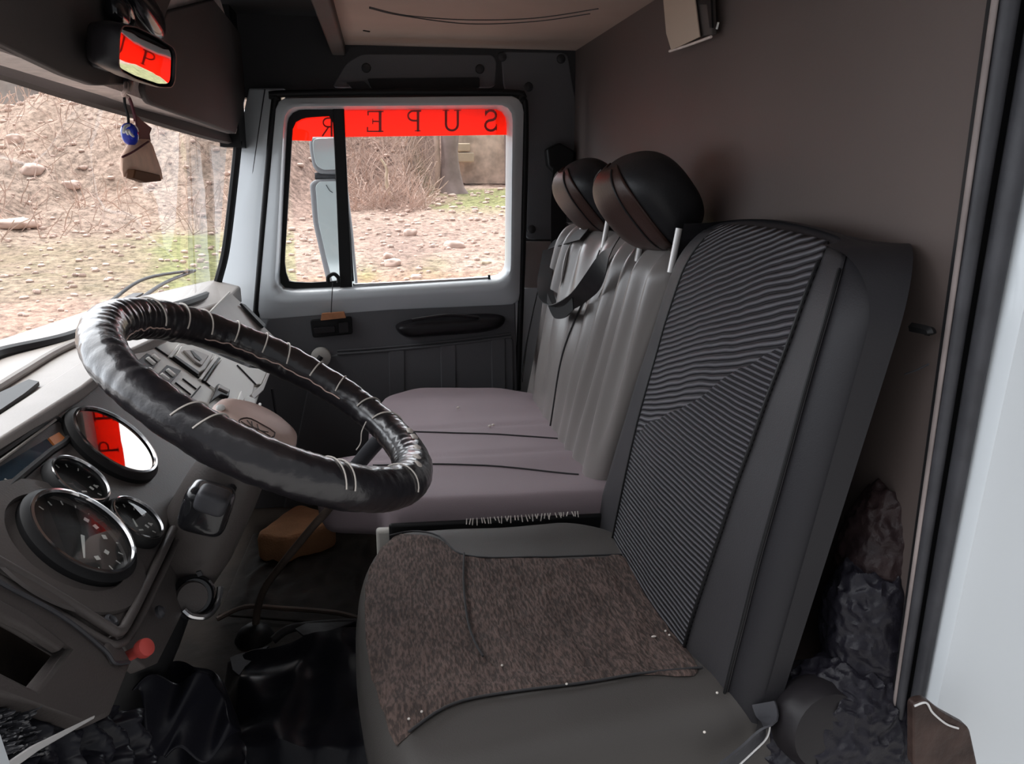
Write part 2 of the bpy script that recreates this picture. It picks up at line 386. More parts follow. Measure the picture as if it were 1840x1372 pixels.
# ---- A pillar (white painted)
T1 = [(446, 160), (504, 160), (497, 196), (478, 380), (458, 580)]
ap = slab([P(x, y, Y=Y_) for x, y, Y_ in [(447, 158, 2.535), (512, 158, 2.46), (505, 176, 2.46), (494, 200, 2.46), (478, 360, 2.46), (458, 590, 2.46), (380, 590, 2.54), (386, 520, 2.54), (404, 455, 2.54), (424, 262, 2.54), (438, 200, 2.54)]], (0, .08, 0))
apo = obj('trim_3', ap, M['white'], bevel=.006, **ST)
_a, _b, _c = P(447, 158, Y=2.535), P(512, 158, Y=2.46), P(458, 590, Y=2.46)
_n = (_b-_a).cross(_c-_a).normalized(); _n = -_n if _n.y > 0 else _n
obj('pillar_seam', tube([P(x, y, n=_n, k=_n.dot(_a)+.001) for x, y in ((476, 160), (460, 270), (440, 420), (424, 560))], .0020, 6), M['seal'], apo)

# ---- passenger door: painted window frame, glass, card
dr = link('door_1', None, None, kind='structure')
Yd = 2.45
outer = rpoly(px_poly([(497, 176), (928, 172), (942, 190), (934, 548), (700, 558), (463, 576), (464, 545)], Y=Yd), .03)
inner = rpoly(px_poly([(516, 196), (915, 193), (912, 498), (622, 516), (500, 521), (503, 470)], Y=Yd), .045, 6)
cc = P(720, 350, Y=Yd); NR = 144
ro, ri = radial(outer, cc, NR), radial(inner, cc, NR)
prof = [(0.0, .05), (0.0, .004), (.06, 0), (.38, -.003), (.55, -.012), (.80, -.012), (.93, .004), (1.0, .03), (1.0, .06)]
rs = [[Vector((a.x*(1-t)+b.x*t, Yd+dy, a.z*(1-t)+b.z*t)) for a, b in zip(ro, ri)] for t, dy in prof]
obj('window_frame', rings(rs, True, False, False), M['white'], dr, angle=60)
# black door seal round the frame
so = px_poly([(458, 590), (490, 215), (500, 180), (520, 168), (905, 166), (934, 180), (944, 205), (940, 420), (930, 700)], Y=2.462)
obj('door_seal', tube(so, .010, 10), M['black'], dr)
# painted skin below the window
obj('door_skin', slab(px_poly([(462, 570), (700, 552), (936, 540), (925, 760), (440, 800)], Y=2.462)+[], (0, .03, 0)), M['white'], dr, smooth=False)
card_px = [(480, 573), (600, 558), (918, 536), (926, 541), (930, 700), (920, 900), (430, 1000), (452, 700)]
obj('door_card', slab(rpoly(px_poly(card_px, Y=2.452), .012), (0, .02, 0)), M['card'], dr, bevel=.004)
lowc = rpoly(px_poly([(590, 640), (620, 634), (905, 606), (922, 606), (926, 880), (500, 960), (560, 660)], Y=2.446), .02)
obj('lower_card_moulding', slab(lowc, (0, .01, 0)), M['card'], dr, bevel=.004)
obj('card_ridge', tube(px_poly([(606, 636), (700, 629), (820, 617), (918, 605)], Y=2.444), .004, 8), M['card'], dr)
obj('card_ridge', tube(px_poly([(606, 630), (700, 623), (820, 611), (918, 599)], Y=2.446), .003, 8), M['card'], dr)
for a, b, t in ((698, 727, 630), (791, 819, 618), (882, 908, 609)):
    obj('card_rib', slab(rpoly(px_poly([(a, t+1), (b, t-2), (b+2, 800), (a+4, 800)], Y=2.442), .01), (0, .006, 0)), M['card'], dr, bevel=.003)
# armrest pull
ar = rings([[P(x, y, Y=2.445)+Vector((0, -d, 0)) for x, y in pts] for pts, d in (
    ([(708, 582), (735, 572), (800, 566), (880, 562), (912, 566), (905, 588), (872, 598), (762, 604), (730, 609), (712, 594)], 0),
    ([(712, 583), (738, 575), (800, 570), (880, 567), (908, 569), (900, 585), (868, 593), (762, 600), (732, 604), (716, 593)], .035),
    ([(722, 585), (745, 579), (800, 575), (872, 572), (895, 573), (886, 581), (862, 587), (762, 594), (738, 598), (726, 592)], .05))], True, False, True)
obj('armrest', ar, M['carddark'], dr, sub=2)
obj('armrest_trim', tube(px_poly([(740, 575), (770, 570), (810, 566), (860, 570)], Y=2.405), .005, 8), M['carddark'], dr)
# inside handle
hb = obj('door_handle', slab(rpoly(px_poly([(557, 575), (632, 568), (634, 600), (562, 607)], Y=2.44), .008), (0, .01, 0)), M['black'], dr, bevel=.003)
obj('handle_lever', slab(rpoly(px_poly([(563, 590), (602, 586), (602, 597), (566, 600)], Y=2.425), .004), (0, .012, 0)), M['carddark'], hb, bevel=.003)
obj('lock_button', slab(rpoly(px_poly([(608, 580), (626, 578), (627, 597), (609, 599)], Y=2.425), .004), (0, .012, 0)), M['carddark'], hb, bevel=.003)
wc = obj('window_crank', lathe([(.030, 0), (.03, .018), (.02, .026)], P(577, 640, Y=2.44), (0, -1, 0), 20), M['dashmid'], dr)
obj('crank_arm', tube([P(577, 640, Y=2.41), P(560, 665, Y=2.40), P(548, 690, Y=2.39)], .008, 8), M['carddark'], wc)
# quarter light rubber, divider bar
qo = rpoly(px_poly([(506, 200), (524, 194), (606, 193), (634, 517), (545, 520), (505, 517), (500, 480)], Y=2.487), .02, 5)
qi = rpoly(px_poly([(527, 222), (545, 212), (598, 208), (613, 503), (560, 507), (517, 505), (512, 470)], Y=2.487), .015, 5)
qc = P(560, 360, Y=2.487)
a, b = radial(qo, qc, 96), radial(qi, qc, 96)
obj('quarter_light_frame', rings([a, [p+Vector((0, -.012, 0)) for p in a], [p+Vector((0, -.012, 0)) for p in b], b, ], True, False, False), M['black'], dr, angle=30)
obj('divider_bar', slab(px_poly([(598, 194), (618, 193), (633, 516), (611, 518)], Y=2.468), (0, .02, 0)), M['black'], dr, bevel=.003)
obj('pane_channel', tube(px_poly([(620, 330), (628, 420), (634, 505)], Y=2.478), .004, 6), M['seal'], dr)
obj('sill_channel', tube(px_poly([(634, 512), (780, 505), (880, 499)], Y=2.47), .0045, 8), M['chrome'], dr)
obj('sill_stop', slab(px_poly([(877, 494), (881, 494), (882, 506), (878, 506)], Y=2.46), (0, .01, 0)), M['black'], dr)
obj('quarter_light_pane', slab(px_poly([(518, 204), (600, 203), (618, 508), (508, 510)], Y=2.497), (0, .004, 0)), M['glass'], dr, smooth=False)
obj('window_pane', slab(px_poly([(610, 188), (925, 186), (922, 508), (626, 522)], Y=2.492), (0, .004, 0)), M['glass'], dr, smooth=False)
# red sun strip with lettering read from behind
film = obj('sun_strip', slab(px_poly([(617, 186), (924, 184), (922, 242), (619, 246)], Y=2.500), (0, .0006, 0)), M['film'], dr, smooth=False)
film2 = obj('sun_strip', slab(px_poly([(524, 200), (599, 200), (601, 246), (562, 246), (560, 253), (524, 252)], Y=2.505), (0, .0006, 0)), M['film'], dr, smooth=False)
def letter(strokes, cx, cy, s, parent, sx=1.0, slant=0):
    vf = []
    for st, wd in strokes:
        for k in range(len(st)-1):
            (x0, y0), (x1, y1) = st[k], st[k+1]
            L = math.hypot(x1-x0, y1-y0) or 1; nx, ny = -(y1-y0)/L*wd/2, (x1-x0)/L*wd/2; ex, ey = (x1-x0)/L*wd*.3, (y1-y0)/L*wd*.3
            q = [(x0-ex+nx, y0-ey+ny), (x1+ex+nx, y1+ey+ny), (x1+ex-nx, y1+ey-ny), (x0-ex-nx, y0-ey-ny)]
            vf.append(slab([P(cx-(u-.5)*s*sx, cy+(.5-v)*s, Y=2.4985-.0002*k) for u, v in q], (0, .0005, 0)))
    return obj('letter', join(*vf), M['letter'], parent, smooth=False)
def arc(cx, cy, rx, ry, a0, a1, n=10): return [(cx+rx*math.cos(R(a0+(a1-a0)*i/n)), cy+ry*math.sin(R(a0+(a1-a0)*i/n))) for i in range(n+1)]
Sx = [(arc(.5, .74, .30, .24, 20, 270)+arc(.5, .25, .32, .25, 90, -160), .12), ([(.80, .72), (.80, .98)], .05), ([(.18, .02), (.18, .30)], .05)]
Ux = [([(.22, .97), (.22, .35)]+arc(.5, .30, .28, .28, 180, 360)+[(.78, .35), (.78, .97)], .11), ([(.08, .97), (.38, .97)], .05), ([(.64, .97), (.92, .97)], .05)]
Px = [([(.25, .03), (.25, .97)], .14), ([(.10, .03), (.42, .03)], .05), ([(.10, .97), (.5, .97)]+arc(.5, .74, .3, .23, 90, -90)+[(.25, .51)], .09)]
Ex = [([(.25, .03), (.25, .97)], .14), ([(.10, .97), (.85, .97), (.85, .80)], .07), ([(.25, .5), (.62, .5)], .07), ([(.62, .38), (.62, .62)], .05), ([(.10, .03), (.88, .03), (.88, .22)], .07)]
Rx = [([(.25, .03), (.25, .97)], .14), ([(.10, .97), (.5, .97)]+arc(.5, .74, .3, .23, 90, -90)+[(.25, .51)], .09), ([(.45, .5), (.85, .03)], .1)]
letter(Sx, 882, 216, 37, film, .85); letter(Ux, 812, 216, 38, film, 1.0); letter(Px, 743, 217, 38, film, .85); letter(Ex, 674, 218, 38, film, .95)
letter(Rx, 589, 228, 34, film2, .8)
# small window latch
la = obj('quarter_light_latch', tube(px_poly([(590, 508), (590, 497), (600, 492), (608, 499), (608, 508)], Y=2.455), .006, 8), M['black'], dr)

# ---- windshield
bot = [P(-120, 700, X=-.66), P(-40, 650, X=-.655), P(0, 634, X=-.65), P(100, 612, Z=.955), P(180, 586, Z=.955), P(270, 562, Z=.955), P(345, 540, Z=.955), P(380, 522, Y=2.40), P(392, 490, Y=2.44), P(403, 440, Y=2.45), P(416, 330, Y=2.45), P(425, 250, Y=2.45)]
top = [P(-120, 84, X=-.47), P(-40, 112, X=-.485), P(0, 124, X=-.49), P(60, 144, X=-.485), P(110, 160, X=-.478), P(175, 180, X=-.465), P(235, 198, X=-.455), P(285, 214, X=-.445), P(330, 228, X=-.435), P(370, 240, X=-.43), P(400, 247, X=-.425), P(424, 250, X=-.42)]
ws = link('window_1', None, None, kind='structure')
def at_y(path, y):
    for k in range(len(path)-1):
        a, b = path[k], path[k+1]
        if (a.y-y)*(b.y-y) <= 0 and abs(a.y-b.y) > 1e-6: return a.lerp(b, (y-a.y)/(b.y-a.y))
    return min((path[0], path[-1]), key=lambda p: abs(p.y-y))
tsm = [p for p in smoothpath(top, 4)]; bsm = [p for p in smoothpath(bot[:8], 4)]
yl = [.95+(2.46-.95)*k/40 for k in range(41)]
obj('windshield_glass', rings([[at_y(tsm, y)+Vector((0, y-at_y(tsm, y).y, .02)) for y in yl], [at_y(bsm, y)+Vector((0, y-at_y(bsm, y).y, -.02)) for y in yl]], False, False, False), M['glass'], ws)
obj('windshield_seal', tube([p+Vector((.006, 0, 0)) for p in bot[:-1]+[P(424, 252, Y=2.44)]], .012, 8), M['black'], ws)
obj('windshield_seal', ribbon([p+Vector((.008, 0, .0)) for p in top], (-.35, 0, 1), .030, .012), M['header'], ws)
# wiper lying outside the glass
wp = thing('windshield_wiper', 'thin black wiper blade and arm lying low across the outside of the windshield', 'wiper', P(130, 590, X=-.72))
obj('wiper_arm', tube([P(60, 622, X=-.74), P(130, 592, X=-.74), P(200, 540, X=-.735), P(262, 500, X=-.72), P(345, 486, X=-.70)], .005, 8), M['black'], wp)
obj('wiper_blade', tube([P(225, 560, X=-.72), P(262, 530, X=-.715), P(300, 506, X=-.71), P(350, 486, X=-.705)], .006, 8), M['seal'], wp)
# header: plaster strip, two board panels
XH = -.38
hs = obj('wall_header', slab([P(-60, 78, X=XH-.01), P(0, 92, X=XH-.01), P(110, 128, X=XH-.01), P(240, 172, X=XH-.01), P(300, 195, X=XH-.01), P(424, 240, X=XH-.01), P(446, 160, X=XH-.01), P(390, -20, X=XH-.01), P(-60, -200, X=XH-.01)], (-.05, 0, 0)), M['plaster'], smooth=False, **ST)
for nm, pts, r in (('header_board', [(258, 160), (300, 20), (384, -2), (446, 76), (446, 156), (424, 241), (300, 197), (270, 186)], .02),
               ('header_board', [(-60, 52), (0, 78), (120, 136), (150, 146), (172, 154), (236, 152), (262, 128), (300, 20), (330, -60), (-60, -160)], .02)):
    obj(nm, slab(rpoly(px_poly(pts, X=XH), r), (-.012, 0, 0)), M['header'], hs, bevel=.004)
obj('corner_post', box(-.44, -.385, 2.42, 2.54, 1.33, 1.72), M['black'], hs)

# ---- driver side door pillar at the right
def extrude_z(prof, z0, z1, n=24, jit=0):
    rs = []
    for i in range(n+1):
        z = z0+(z1-z0)*i/n
        k = max(.42, min(.95, .86+(z-1.4)*.46)); ring_ = []      # the flange narrows towards the sill
        for x, y in prof:
            if x < .66 and y < .775: x2, y2 = .604+(x-.604)*k, .766-(.766-y)*k
            else: x2, y2 = x-.056*(1-k), y+.08*(1-k)
            ring_.append(Vector((x2+jit*N3((x*9, y*9, z*5)), y2+jit*N3((x*9+7, y*9, z*5)), z)))
        rs.append(ring_)
    return rings(rs)
def circ2(cx, cy, rx, ry, n=14): return [(cx+rx*math.cos(2*math.pi*k/n), cy+ry*math.sin(2*math.pi*k/n)) for k in range(n)]
zb, zt = -.3, 2.0
dp = obj('wall_driver', extrude_z([(.652, .74), (.652, .700), (.660, .686), (.68, .680), (.80, .676), (.90, .668), (.93, .655), (.97, .640), (1.3, .63), (1.3, .80), (.652, .80)], zb, zt), M['white'], angle=30, **ST)
obj('seal_lip', extrude_z(circ2(.603, .757, .0032, .005), zb, zt), mat('dusty_trim_lip', (.26, .22, .21), .6, var=.3, vscale=9), dp)
obj('door_seal', extrude_z(circ2(.617, .752, .011, .012), zb, zt, jit=.001), M['seal'], dp)
obj('seal_gap', extrude_z([(.606, .774), (.655, .774), (.655, .755), (.606, .760)], zb, zt), M['black'], dp)
obj('door_seal', extrude_z(circ2(.640, .728, .0115, .018), zb, zt, jit=.001), M['seal'], dp)
# ceiling edge and body above / below the open driver door (out of frame)
obj('wall_driver_top', box(-.75, 1.3, .55, .72, 1.66, 1.95), M['white'], smooth=False, **ST)
obj('trim_4', box(-.95, .60, .66, .74, -.2, .20), M['black'], smooth=False, **ST)
obj('ceiling_outer', box(-.75, 1.3, .55, 2.66, 1.80, 1.83), M['white'], smooth=False, **ST)
obj('wall_passenger_outer', join(box(-.62, -.52, 2.50, 2.60, -.3, .90), box(-.52, .62, 2.51, 2.60, -.3, .90), box(.44, .66, 2.56, 2.62, -.3, 1.8)), M['white'], smooth=False, **ST)
br = thing('striker_bracket', 'dirty brown metal bracket at the foot of the white door pillar', 'bracket', P(1690, 1300, Y=.668))
obj('plate', slab(rpoly(px_poly([(1641, 1264), (1666, 1257), (1694, 1280), (1742, 1306), (1758, 1380), (1641, 1380)], Y=.668), .008), (0, .012, 0)), M['rust'], br, bevel=.003)
obj('worn_edge', tube(px_poly([(1643, 1268), (1664, 1262), (1676, 1280), (1700, 1300), (1722, 1308)], Y=.666), .0012, 6), M['steel'], br)

# ------------------------------------------------------------------ seats
def addshape(o, fn):
    for v in o.data.vertices:
        v.co = fn(v.co.copy())
def back_surface(y0, y1, z0, z1, x0, lean, th, r, rt, bulge, crown=.0, side_pinch=0., wr=None):
    """front(u,s): u 0..1 across (y0 -> y1), s 0..1 up"""
    h = z1-z0
    Y0 = y0 if callable(y0) else (lambda s: y0)
    Y1 = y1 if callable(y1) else (lambda s: y1)
    def params(s):
        top = max(0, s-(1-rt/h))/(rt/h)           # 0..1 over the rounded top
        k = 1-math.sqrt(max(0, 1-top*top))
        return top, k
    def front(u, s):
        top, k = params(s)
        yc, hw = (Y0(s)+Y1(s))/2, (Y1(s)-Y0(s))/2
        w = hw*(1-side_pinch*(s**3))-k*rt*.8
        y = yc+(2*u-1)*w
        e = max(0, abs(2*u-1)*w-(w-r))/r; e = min(1, e)
        x = x0+lean*(s*h)-bulge*(1-(2*u-1)**2)*math.sin(math.pi*min(1, .15+s*.8))+(1-math.sqrt(1-e*e))*r*.9+k*min(th*.5, rt*.6)
        z = z0+s*h-crown*(2*u-1)**2*s*s
        p = Vector((x, y, z))
        if wr: p.x += wr(y, z, s)*(1-e)
        return p
    def rear(u, s):
        top, k = params(s)
        yc, hw = (Y0(s)+Y1(s))/2, (Y1(s)-Y0(s))/2
        w = hw*(1-side_pinch*(s**3))-k*rt*.8
        y = yc+(2*u-1)*w
        e = max(0, abs(2*u-1)*w-(w-r))/r; e = min(1, e)
        return Vector((x0+lean*s*h+th*(1-.25*s)-(1-math.sqrt(1-e*e))*r*.9-k*min(th*.45, rt*.6), y, z0+s*h-crown*(2*u-1)**2*s*s))
    return front, rear
def ss(n): return [i/(n-1) for i in range(n)]
def back_mesh(front, rear, nu=60, ns=60):
    us = [.5-.5*math.cos(math.pi*u)*(1) for u in ss(nu)]
    svals = [1-(1-s)**1.6 for s in ss(ns)]
    rs = [[front(u, s) for u in us]+[rear(u, s) for u in reversed(us)] for s in svals]
    return rings(rs)
def panel_mesh(front, ua, ub, sa, sb, off, nu=50, ns=80, th=.004):
    """patch lying on a front surface; ua, ub functions of s; carries metre UVs"""
    V = []; U = []
    for j in range(ns):
        s = sa+(sb-sa)*j/(ns-1)
        for i in range(nu):
            u = ua(s)+(ub(s)-ua(s))*i/(nu-1); V.append(front(u, s)+Vector(off)); U.append((u*.54, s*.62))
    F_ = [(j*nu+i, j*nu+i+1, (j+1)*nu+i+1, (j+1)*nu+i) for j in range(ns-1) for i in range(nu-1)]
    return V, F_, U
def obj_uv(name, V, F_, U, m, parent, solid=.003):
    me = bpy.data.meshes.new(name); chain = Vector((0, 0, 0)); q = parent
    while q is not None: chain += q.location; q = q.parent
    me.from_pydata([tuple(v-chain) for v in V], [], F_)
    l = me.uv_layers.new(name='UVMap')
    for lp in me.loops: l.data[lp.index].uv = U[lp.vertex_index]
    for p in me.polygons: p.use_smooth = True
    o = link(name, me, m, parent)
    if solid:
        md = o.modifiers.new('solid', 'SOLIDIFY'); md.thickness = solid; md.offset = 0
    return o
def pad(outline, z0, z1, r, zfun, nr=26, n=120, und=.03):
    """upholstered pad: rings inward from an outline with a rounded rim; zfun(x, y) adds to z1"""
    lp = resample(outline, n); c = sum(lp, Vector())/n; rs = []
    def ins(p, d):
        q = c-p; q.z = 0; return p+q.normalized()*d
    def ring(d, dz, flat=None):
        out = []
        for p in lp:
            q = ins(p, d); out.append(Vector((q.x, q.y, dz if flat is None else flat)))
        return out
    rs.append(ring(und, z0)); rs.append(ring(.0, z0+.02)); rs.append(ring(-.004, (z0+z1)/2)); rs.append(ring(0, z1-r))
    for k in range(1, 8):
        a = math.pi/2*k/8; rs.append([Vector((q.x, q.y, z1-r+r*math.sin(a)+zfun(q.x, q.y)*math.sin(a))) for q in ring(r*(1-math.cos(a)), 0)])
    base = ring(r, 0)
    for k in range(nr):
        t = k/nr
        rs.append([Vector((p.x*(1-t)+c.x*t, p.y*(1-t)+c.y*t, 0)) for p in base])
        rs[-1] = [Vector((p.x, p.y, z1+zfun(p.x, p.y))) for p in rs[-1]]
    rs.append([Vector((c.x+.001*math.cos(2*math.pi*i/n), c.y+.001*math.sin(2*math.pi*i/n), z1+zfun(c.x, c.y))) for i in range(n)])
    return rings(rs)

# --- driver seat
dseat = thing('driver_seat', 'charcoal driver seat with ribbed backrest cover and brown flecked cushion, nearest the open door', 'seat', (.2, 1.1, ZF))
zd = lambda x, y: -.012*math.exp(-(((x-.2)/.2)**2+((y-1.08)/.18)**2))+.010*math.exp(-((y-.86)/.05)**2)+.006*math.exp(-((y-1.36)/.05)**2)+.002*N3((x*12, y*12, 0))+.004*N3((x*5, y*5, 3))
co = px_poly([(640, 1100), (643, 1040), (662, 990), (705, 948), (760, 930), (860, 924), (980, 926), (1090, 940), (1150, 960)], Z=.6)+[Vector((.47, 1.40, .6)), Vector((.47, .84, .6)), Vector((.44, .795, .6)), P(1240, 1300, Z=.6), P(1000, 1345, Z=.6), P(760, 1390, Z=.6), P(700, 1352, Z=.6), P(668, 1290, Z=.6), P(645, 1190, Z=.6)]
co = [Vector((p.x, min(p.y, 1.405), p.z)) for p in smoothpath(co, 5, True)]
obj('cushion', pad(co, .46, .6, .045, zd), M['fabricgrey'], dseat, angle=70)
# brown flecked centre lying on the cushion
cp = px_poly([(655, 1090), (662, 1020), (700, 972), (735, 966), (790, 974), (832, 998), (950, 1000), (1080, 1001), (1118, 998), (1160, 1060), (1255, 1213), (1150, 1222), (1000, 1245), (880, 1262), (800, 1285), (722, 1332), (704, 1322), (685, 1270), (662, 1180)], Z=.6)
cl = resample(smoothpath(cp, 4, True), 140); c0 = sum(cl, Vector())/140
rs = []
for k in range(30):
    t = k/30; ring_ = []
    for p in cl:
        q = p*(1-t)+c0*t; lift = .0015 if k == 0 else .0045
        # follow the rounded rim of the cushion near the front edge
        d = min((q-Vector((e.x, e.y, q.z))).length for e in co[::3])
        rr = .045; fall = 0 if d > rr else rr-math.sqrt(max(0, rr*rr-(rr-d)**2))
        ring_.append(Vector((q.x, q.y, .6+zd(q.x, q.y)-fall+lift+.0022*N3((q.x*45+q.y*30, q.y*45-q.x*20, 5)))))
    rs.append(ring_)
obj('cushion_centre', rings(rs, True, False, True), M['tweed'], dseat, angle=80)
def onpad(x, y, dz=.005): return Vector((x, y, .6+zd(x, y)+dz))
def seam(px, name='seam', r=.0018, m='darktrim', parent=None, dz=.004, z=.6):
    pts = px_poly(px, Z=z)
    return obj(name, tube([onpad(p.x, p.y, dz) for p in smoothpath(pts, 4)], r, 6, sm=0), M[m], parent or dseat)
seam([(834, 1000), (833, 1050), (840, 1110), (852, 1150), (868, 1182)], dz=.009)
seam([(700, 970), (740, 963), (790, 972), (834, 999), (950, 1001), (1118, 998)])
seam([(735, 1325), (800, 1285), (870, 1264), (1000, 1246), (1150, 1222), (1262, 1212)])
obj('side_seam', tube([Vector((p.x, p.y-.003, .577)) for p in px_poly([(840, 1352), (1000, 1328), (1150, 1300), (1310, 1268)], Z=.577)], .0025, 6), M['darktrim'], dseat)
obj('seat_base', join(box(.0, .44, .86, 1.38, ZF, .48)), M['darktrim'], dseat, bevel=.02)
fr, re_ = back_surface(lambda s: .795-.03*s, lambda s: 1.495-.135*s, .535, 1.190, .405, .178, .078, .055, .10, .022, crown=.016, side_pinch=.02,
    wr=lambda y, z, s: .0022*N3((y*9, z*9, 2))+.004*math.sin(18*(z+y*.7))*max(0, 1-s*3)*.5)
bk = obj('backrest', back_mesh(fr, re_), M['coverside'], dseat, angle=70)
pm = lambda a, b, c, d, e=0: panel_mesh(fr, a, b, c, d, (-.0018-e, 0, 0))
# flank cloth over the whole front, ribbed panel in the middle
V, F_, U = pm(lambda s: .05+.04*s, lambda s: .95, .0, .975); obj_uv('front_cover', V, F_, U, M['coverfront'], bk, .001)
ua = lambda s: .225-.06*s; ub = lambda s: .735+.10*min(1, s*1.4)**1.3-.025*s
V, F_, U = pm(ua, ub, .05, .985, .002); rp = obj_uv('ribbed_panel', V, F_, U, M['rib'], bk)
for fn in (ua, ub, lambda s: .05+.04*s):
    obj('piping', tube([fr(fn(s), s)+Vector((-.006, 0, 0)) for s in [.03+.92*i/40 for i in range(41)]], .0022, 6, sm=0), M['black'], bk)
# recline knob and buckle at the near lower rear corner
kn = obj('recline_knob', lathe([(.052, 0), (.056, .01), (.056, .03), (.048, .045), (.02, .05)], P(1445, 1278, Y=.80), (.15, -1, .1), 32), M['carddark'], dseat, angle=35)
obj('side_cover', blob(P(1430, 1262, Y=.85), .058, .03, .06, e=2.6), M['coverside'], dseat)
bs = thing('seat_belt_buckle', 'grey seat belt strap curving down beside the near rear corner of the driver cushion', 'seat belt', P(1350, 1320, Y=.775))
obj('strap', ribbon([P(1372, 1262, Y=.79), P(1378, 1300, Y=.775), P(1345, 1345, Y=.765), P(1290, 1392, Y=.755)], (0.4, .0, 1), .032, .003), M['seal'], bs)
obj('strap_highlight', tube([P(1384, 1300, Y=.768), P(1378, 1325, Y=.765), P(1352, 1352, Y=.757), P(1300, 1400, Y=.75)], .0012, 6), M['steel'], bs)  # thin pale tube modelled as the highlight along the strap

# --- bench seat for two passengers
bz = .635
zb_ = lambda x, y: -.006*math.exp(-((y-1.70)/.012)**2)-.006*math.exp(-((y-1.905)/.012)**2)+.008*math.cos((y-1.45)*2*math.pi/.225)*.4+.0015*N3((x*10, y*10, 0))
bench = thing('bench_seat', 'mauve grey passenger bench seat with wrinkled satin backrest between driver seat and far door', 'seat', (.2, 1.9, ZF))
bo = px_poly([(662, 745), (690, 706), (750, 693), (900, 692), (955, 700)], Z=bz)+[Vector((.47, 2.2, bz)), Vector((.47, 1.42, bz)), Vector((.2, 1.425, bz)), P(696, 905, Z=bz), P(690, 880, Z=bz), Vector((-.03, 1.59, bz)), Vector((-.15, 1.62, bz)), P(566, 838, Z=bz), P(578, 828, Z=bz), P(640, 824, Z=bz), P(660, 815, Z=bz), P(662, 780, Z=bz)]
bo = rpoly(bo, .03)
obj('cushion', pad(bo, .50, bz, .03, zb_, und=.01), M['bench'], bench, angle=70)
for pts in ([(664, 776), (770, 778), (900, 780), (1008, 786)], [(670, 838), (770, 836), (900, 838), (1040, 850)]):
    q = smoothpath(px_poly(pts, Z=bz), 5)
    obj('seam', tube([Vector((p.x, p.y, bz+zb_(p.x, p.y)+.001)) for p in q], .0022, 6, sm=0), M['darktrim'], bench)
obj('base', slab([(-.03, 1.44, .50), (.44, 1.44, .50), (.44, 2.30, .50), (-.03, 2.30, .50)], (0, 0, -.28)), M['black'], bench, bevel=.01)
obj('base_end_trim', slab([(-.035, 1.435, .585), (.03, 1.43, .585), (.03, 1.43, ZF), (-.035, 1.435, ZF)], (0, .02, 0)), M['dashmid'], bench, bevel=.006)
obj('base_panel', slab([(-.01, 1.425, .60), (.44, 1.405, .60), (.44, 1.405, .46), (-.01, 1.425, .46)], (0, .012, 0)), M['black'], bench, bevel=.006)
# frayed stitching along the near edge
fv = []
random.seed(3)
for i in range(34):
    x = .14+.225*i/34+random.uniform(-.002, .002); h = random.uniform(.006, .014)
    fv.append(tube([(x, 1.404+.0*i, .612), (x+random.uniform(-.004, .004), 1.400, .612-h)], .0011, 5, sm=0))
obj('frayed_stitching', join(*fv), M['thread'], bench)
for (px, py), lb in zip(((823, 732), (880, 765), (886, 763)), ('largest white crumb on the mauve bench cushion, behind its far seam', 'left of two tiny white crumbs near the far seam of the mauve bench', 'right of two tiny white crumbs near the far seam of the mauve bench')):
    obj('crumb', blob(P(px, py, Z=bz+.006), .0045, .003, .003, nu=10, nv=6), M['thread'], label=lb, cat='crumb', group='crumbs on the bench cushion')
for px, py, lb in ((1175, 1138, 'elongated white crumb on the brown flecked cushion centre near the backrest'), (1196, 1129, 'upper speck of white crumb beside the ribbed backrest foot'), (1203, 1137, 'lower speck of white crumb beside the ribbed backrest foot'), (1018, 1237, 'white crumb speck on the near seam of the driver cushion'),
        (1288, 1251, 'white crumb speck on the grey bolster by the backrest corner'), (902, 1190, 'white crumb speck in the middle of the brown cushion centre'), (1266, 1312, 'white crumb speck low on the near grey bolster'), (758, 1288, 'right of two white specks at the front corner of the cushion centre'), (735, 1300, 'left of two white specks at the front corner of the cushion centre')):
    p = P(px, py, Z=.606); p.z = .606+zd(p.x, p.y)
    obj('crumb', blob(p, .004 if px == 1175 else .0018, .0016, .0016, nu=10, nv=6), M['thread'], label=lb, cat='crumb', group='crumbs on the driver cushion')
def wrb(y, z, s):
    f = .016*math.sin(y*62+3*math.sin(z*5+y*9))*(.35+.65*N3((y*3, z*2, 1))+.4)
    return (f+.014*N3((y*14, z*3.2, 0)))*min(1, .25+s*1.1)
bfr, bre = back_surface(lambda s: 1.50-.125*s, 2.27, .60, 1.125, .405, .20, .10, .04, .07, .012, crown=.0, side_pinch=.02, wr=wrb)
bb = obj('backrest', back_mesh(bfr, bre, 140, 70), M['satin'], bench, angle=80)
obj('backrest_seam', tube([bfr(.49+.01*math.sin(6*s), s)+Vector((-.002, 0, 0)) for s in [.02+.9*i/30 for i in range(31)]], .0022, 6, sm=0), M['darktrim'], bb)
def top_fold(u0, u1, s0):  # sharp gathered folds under the headrests
    return tube([bfr(u0+(u1-u0)*t, s0-.22*t)+Vector((-.003, 0, 0)) for t in ss(12)], lambda t: .006*math.sin(math.pi*min(.98, max(.02, t))), 8, sm=0)
for a_, b_, c_ in ((.40, .44, .93), (.37, .40, .92), (.34, .36, .95), (.43, .47, .90), (.76, .73, .92), (.80, .79, .9)):
    obj('gather_fold', top_fold(a_, b_, c_), M['satin'], bb)
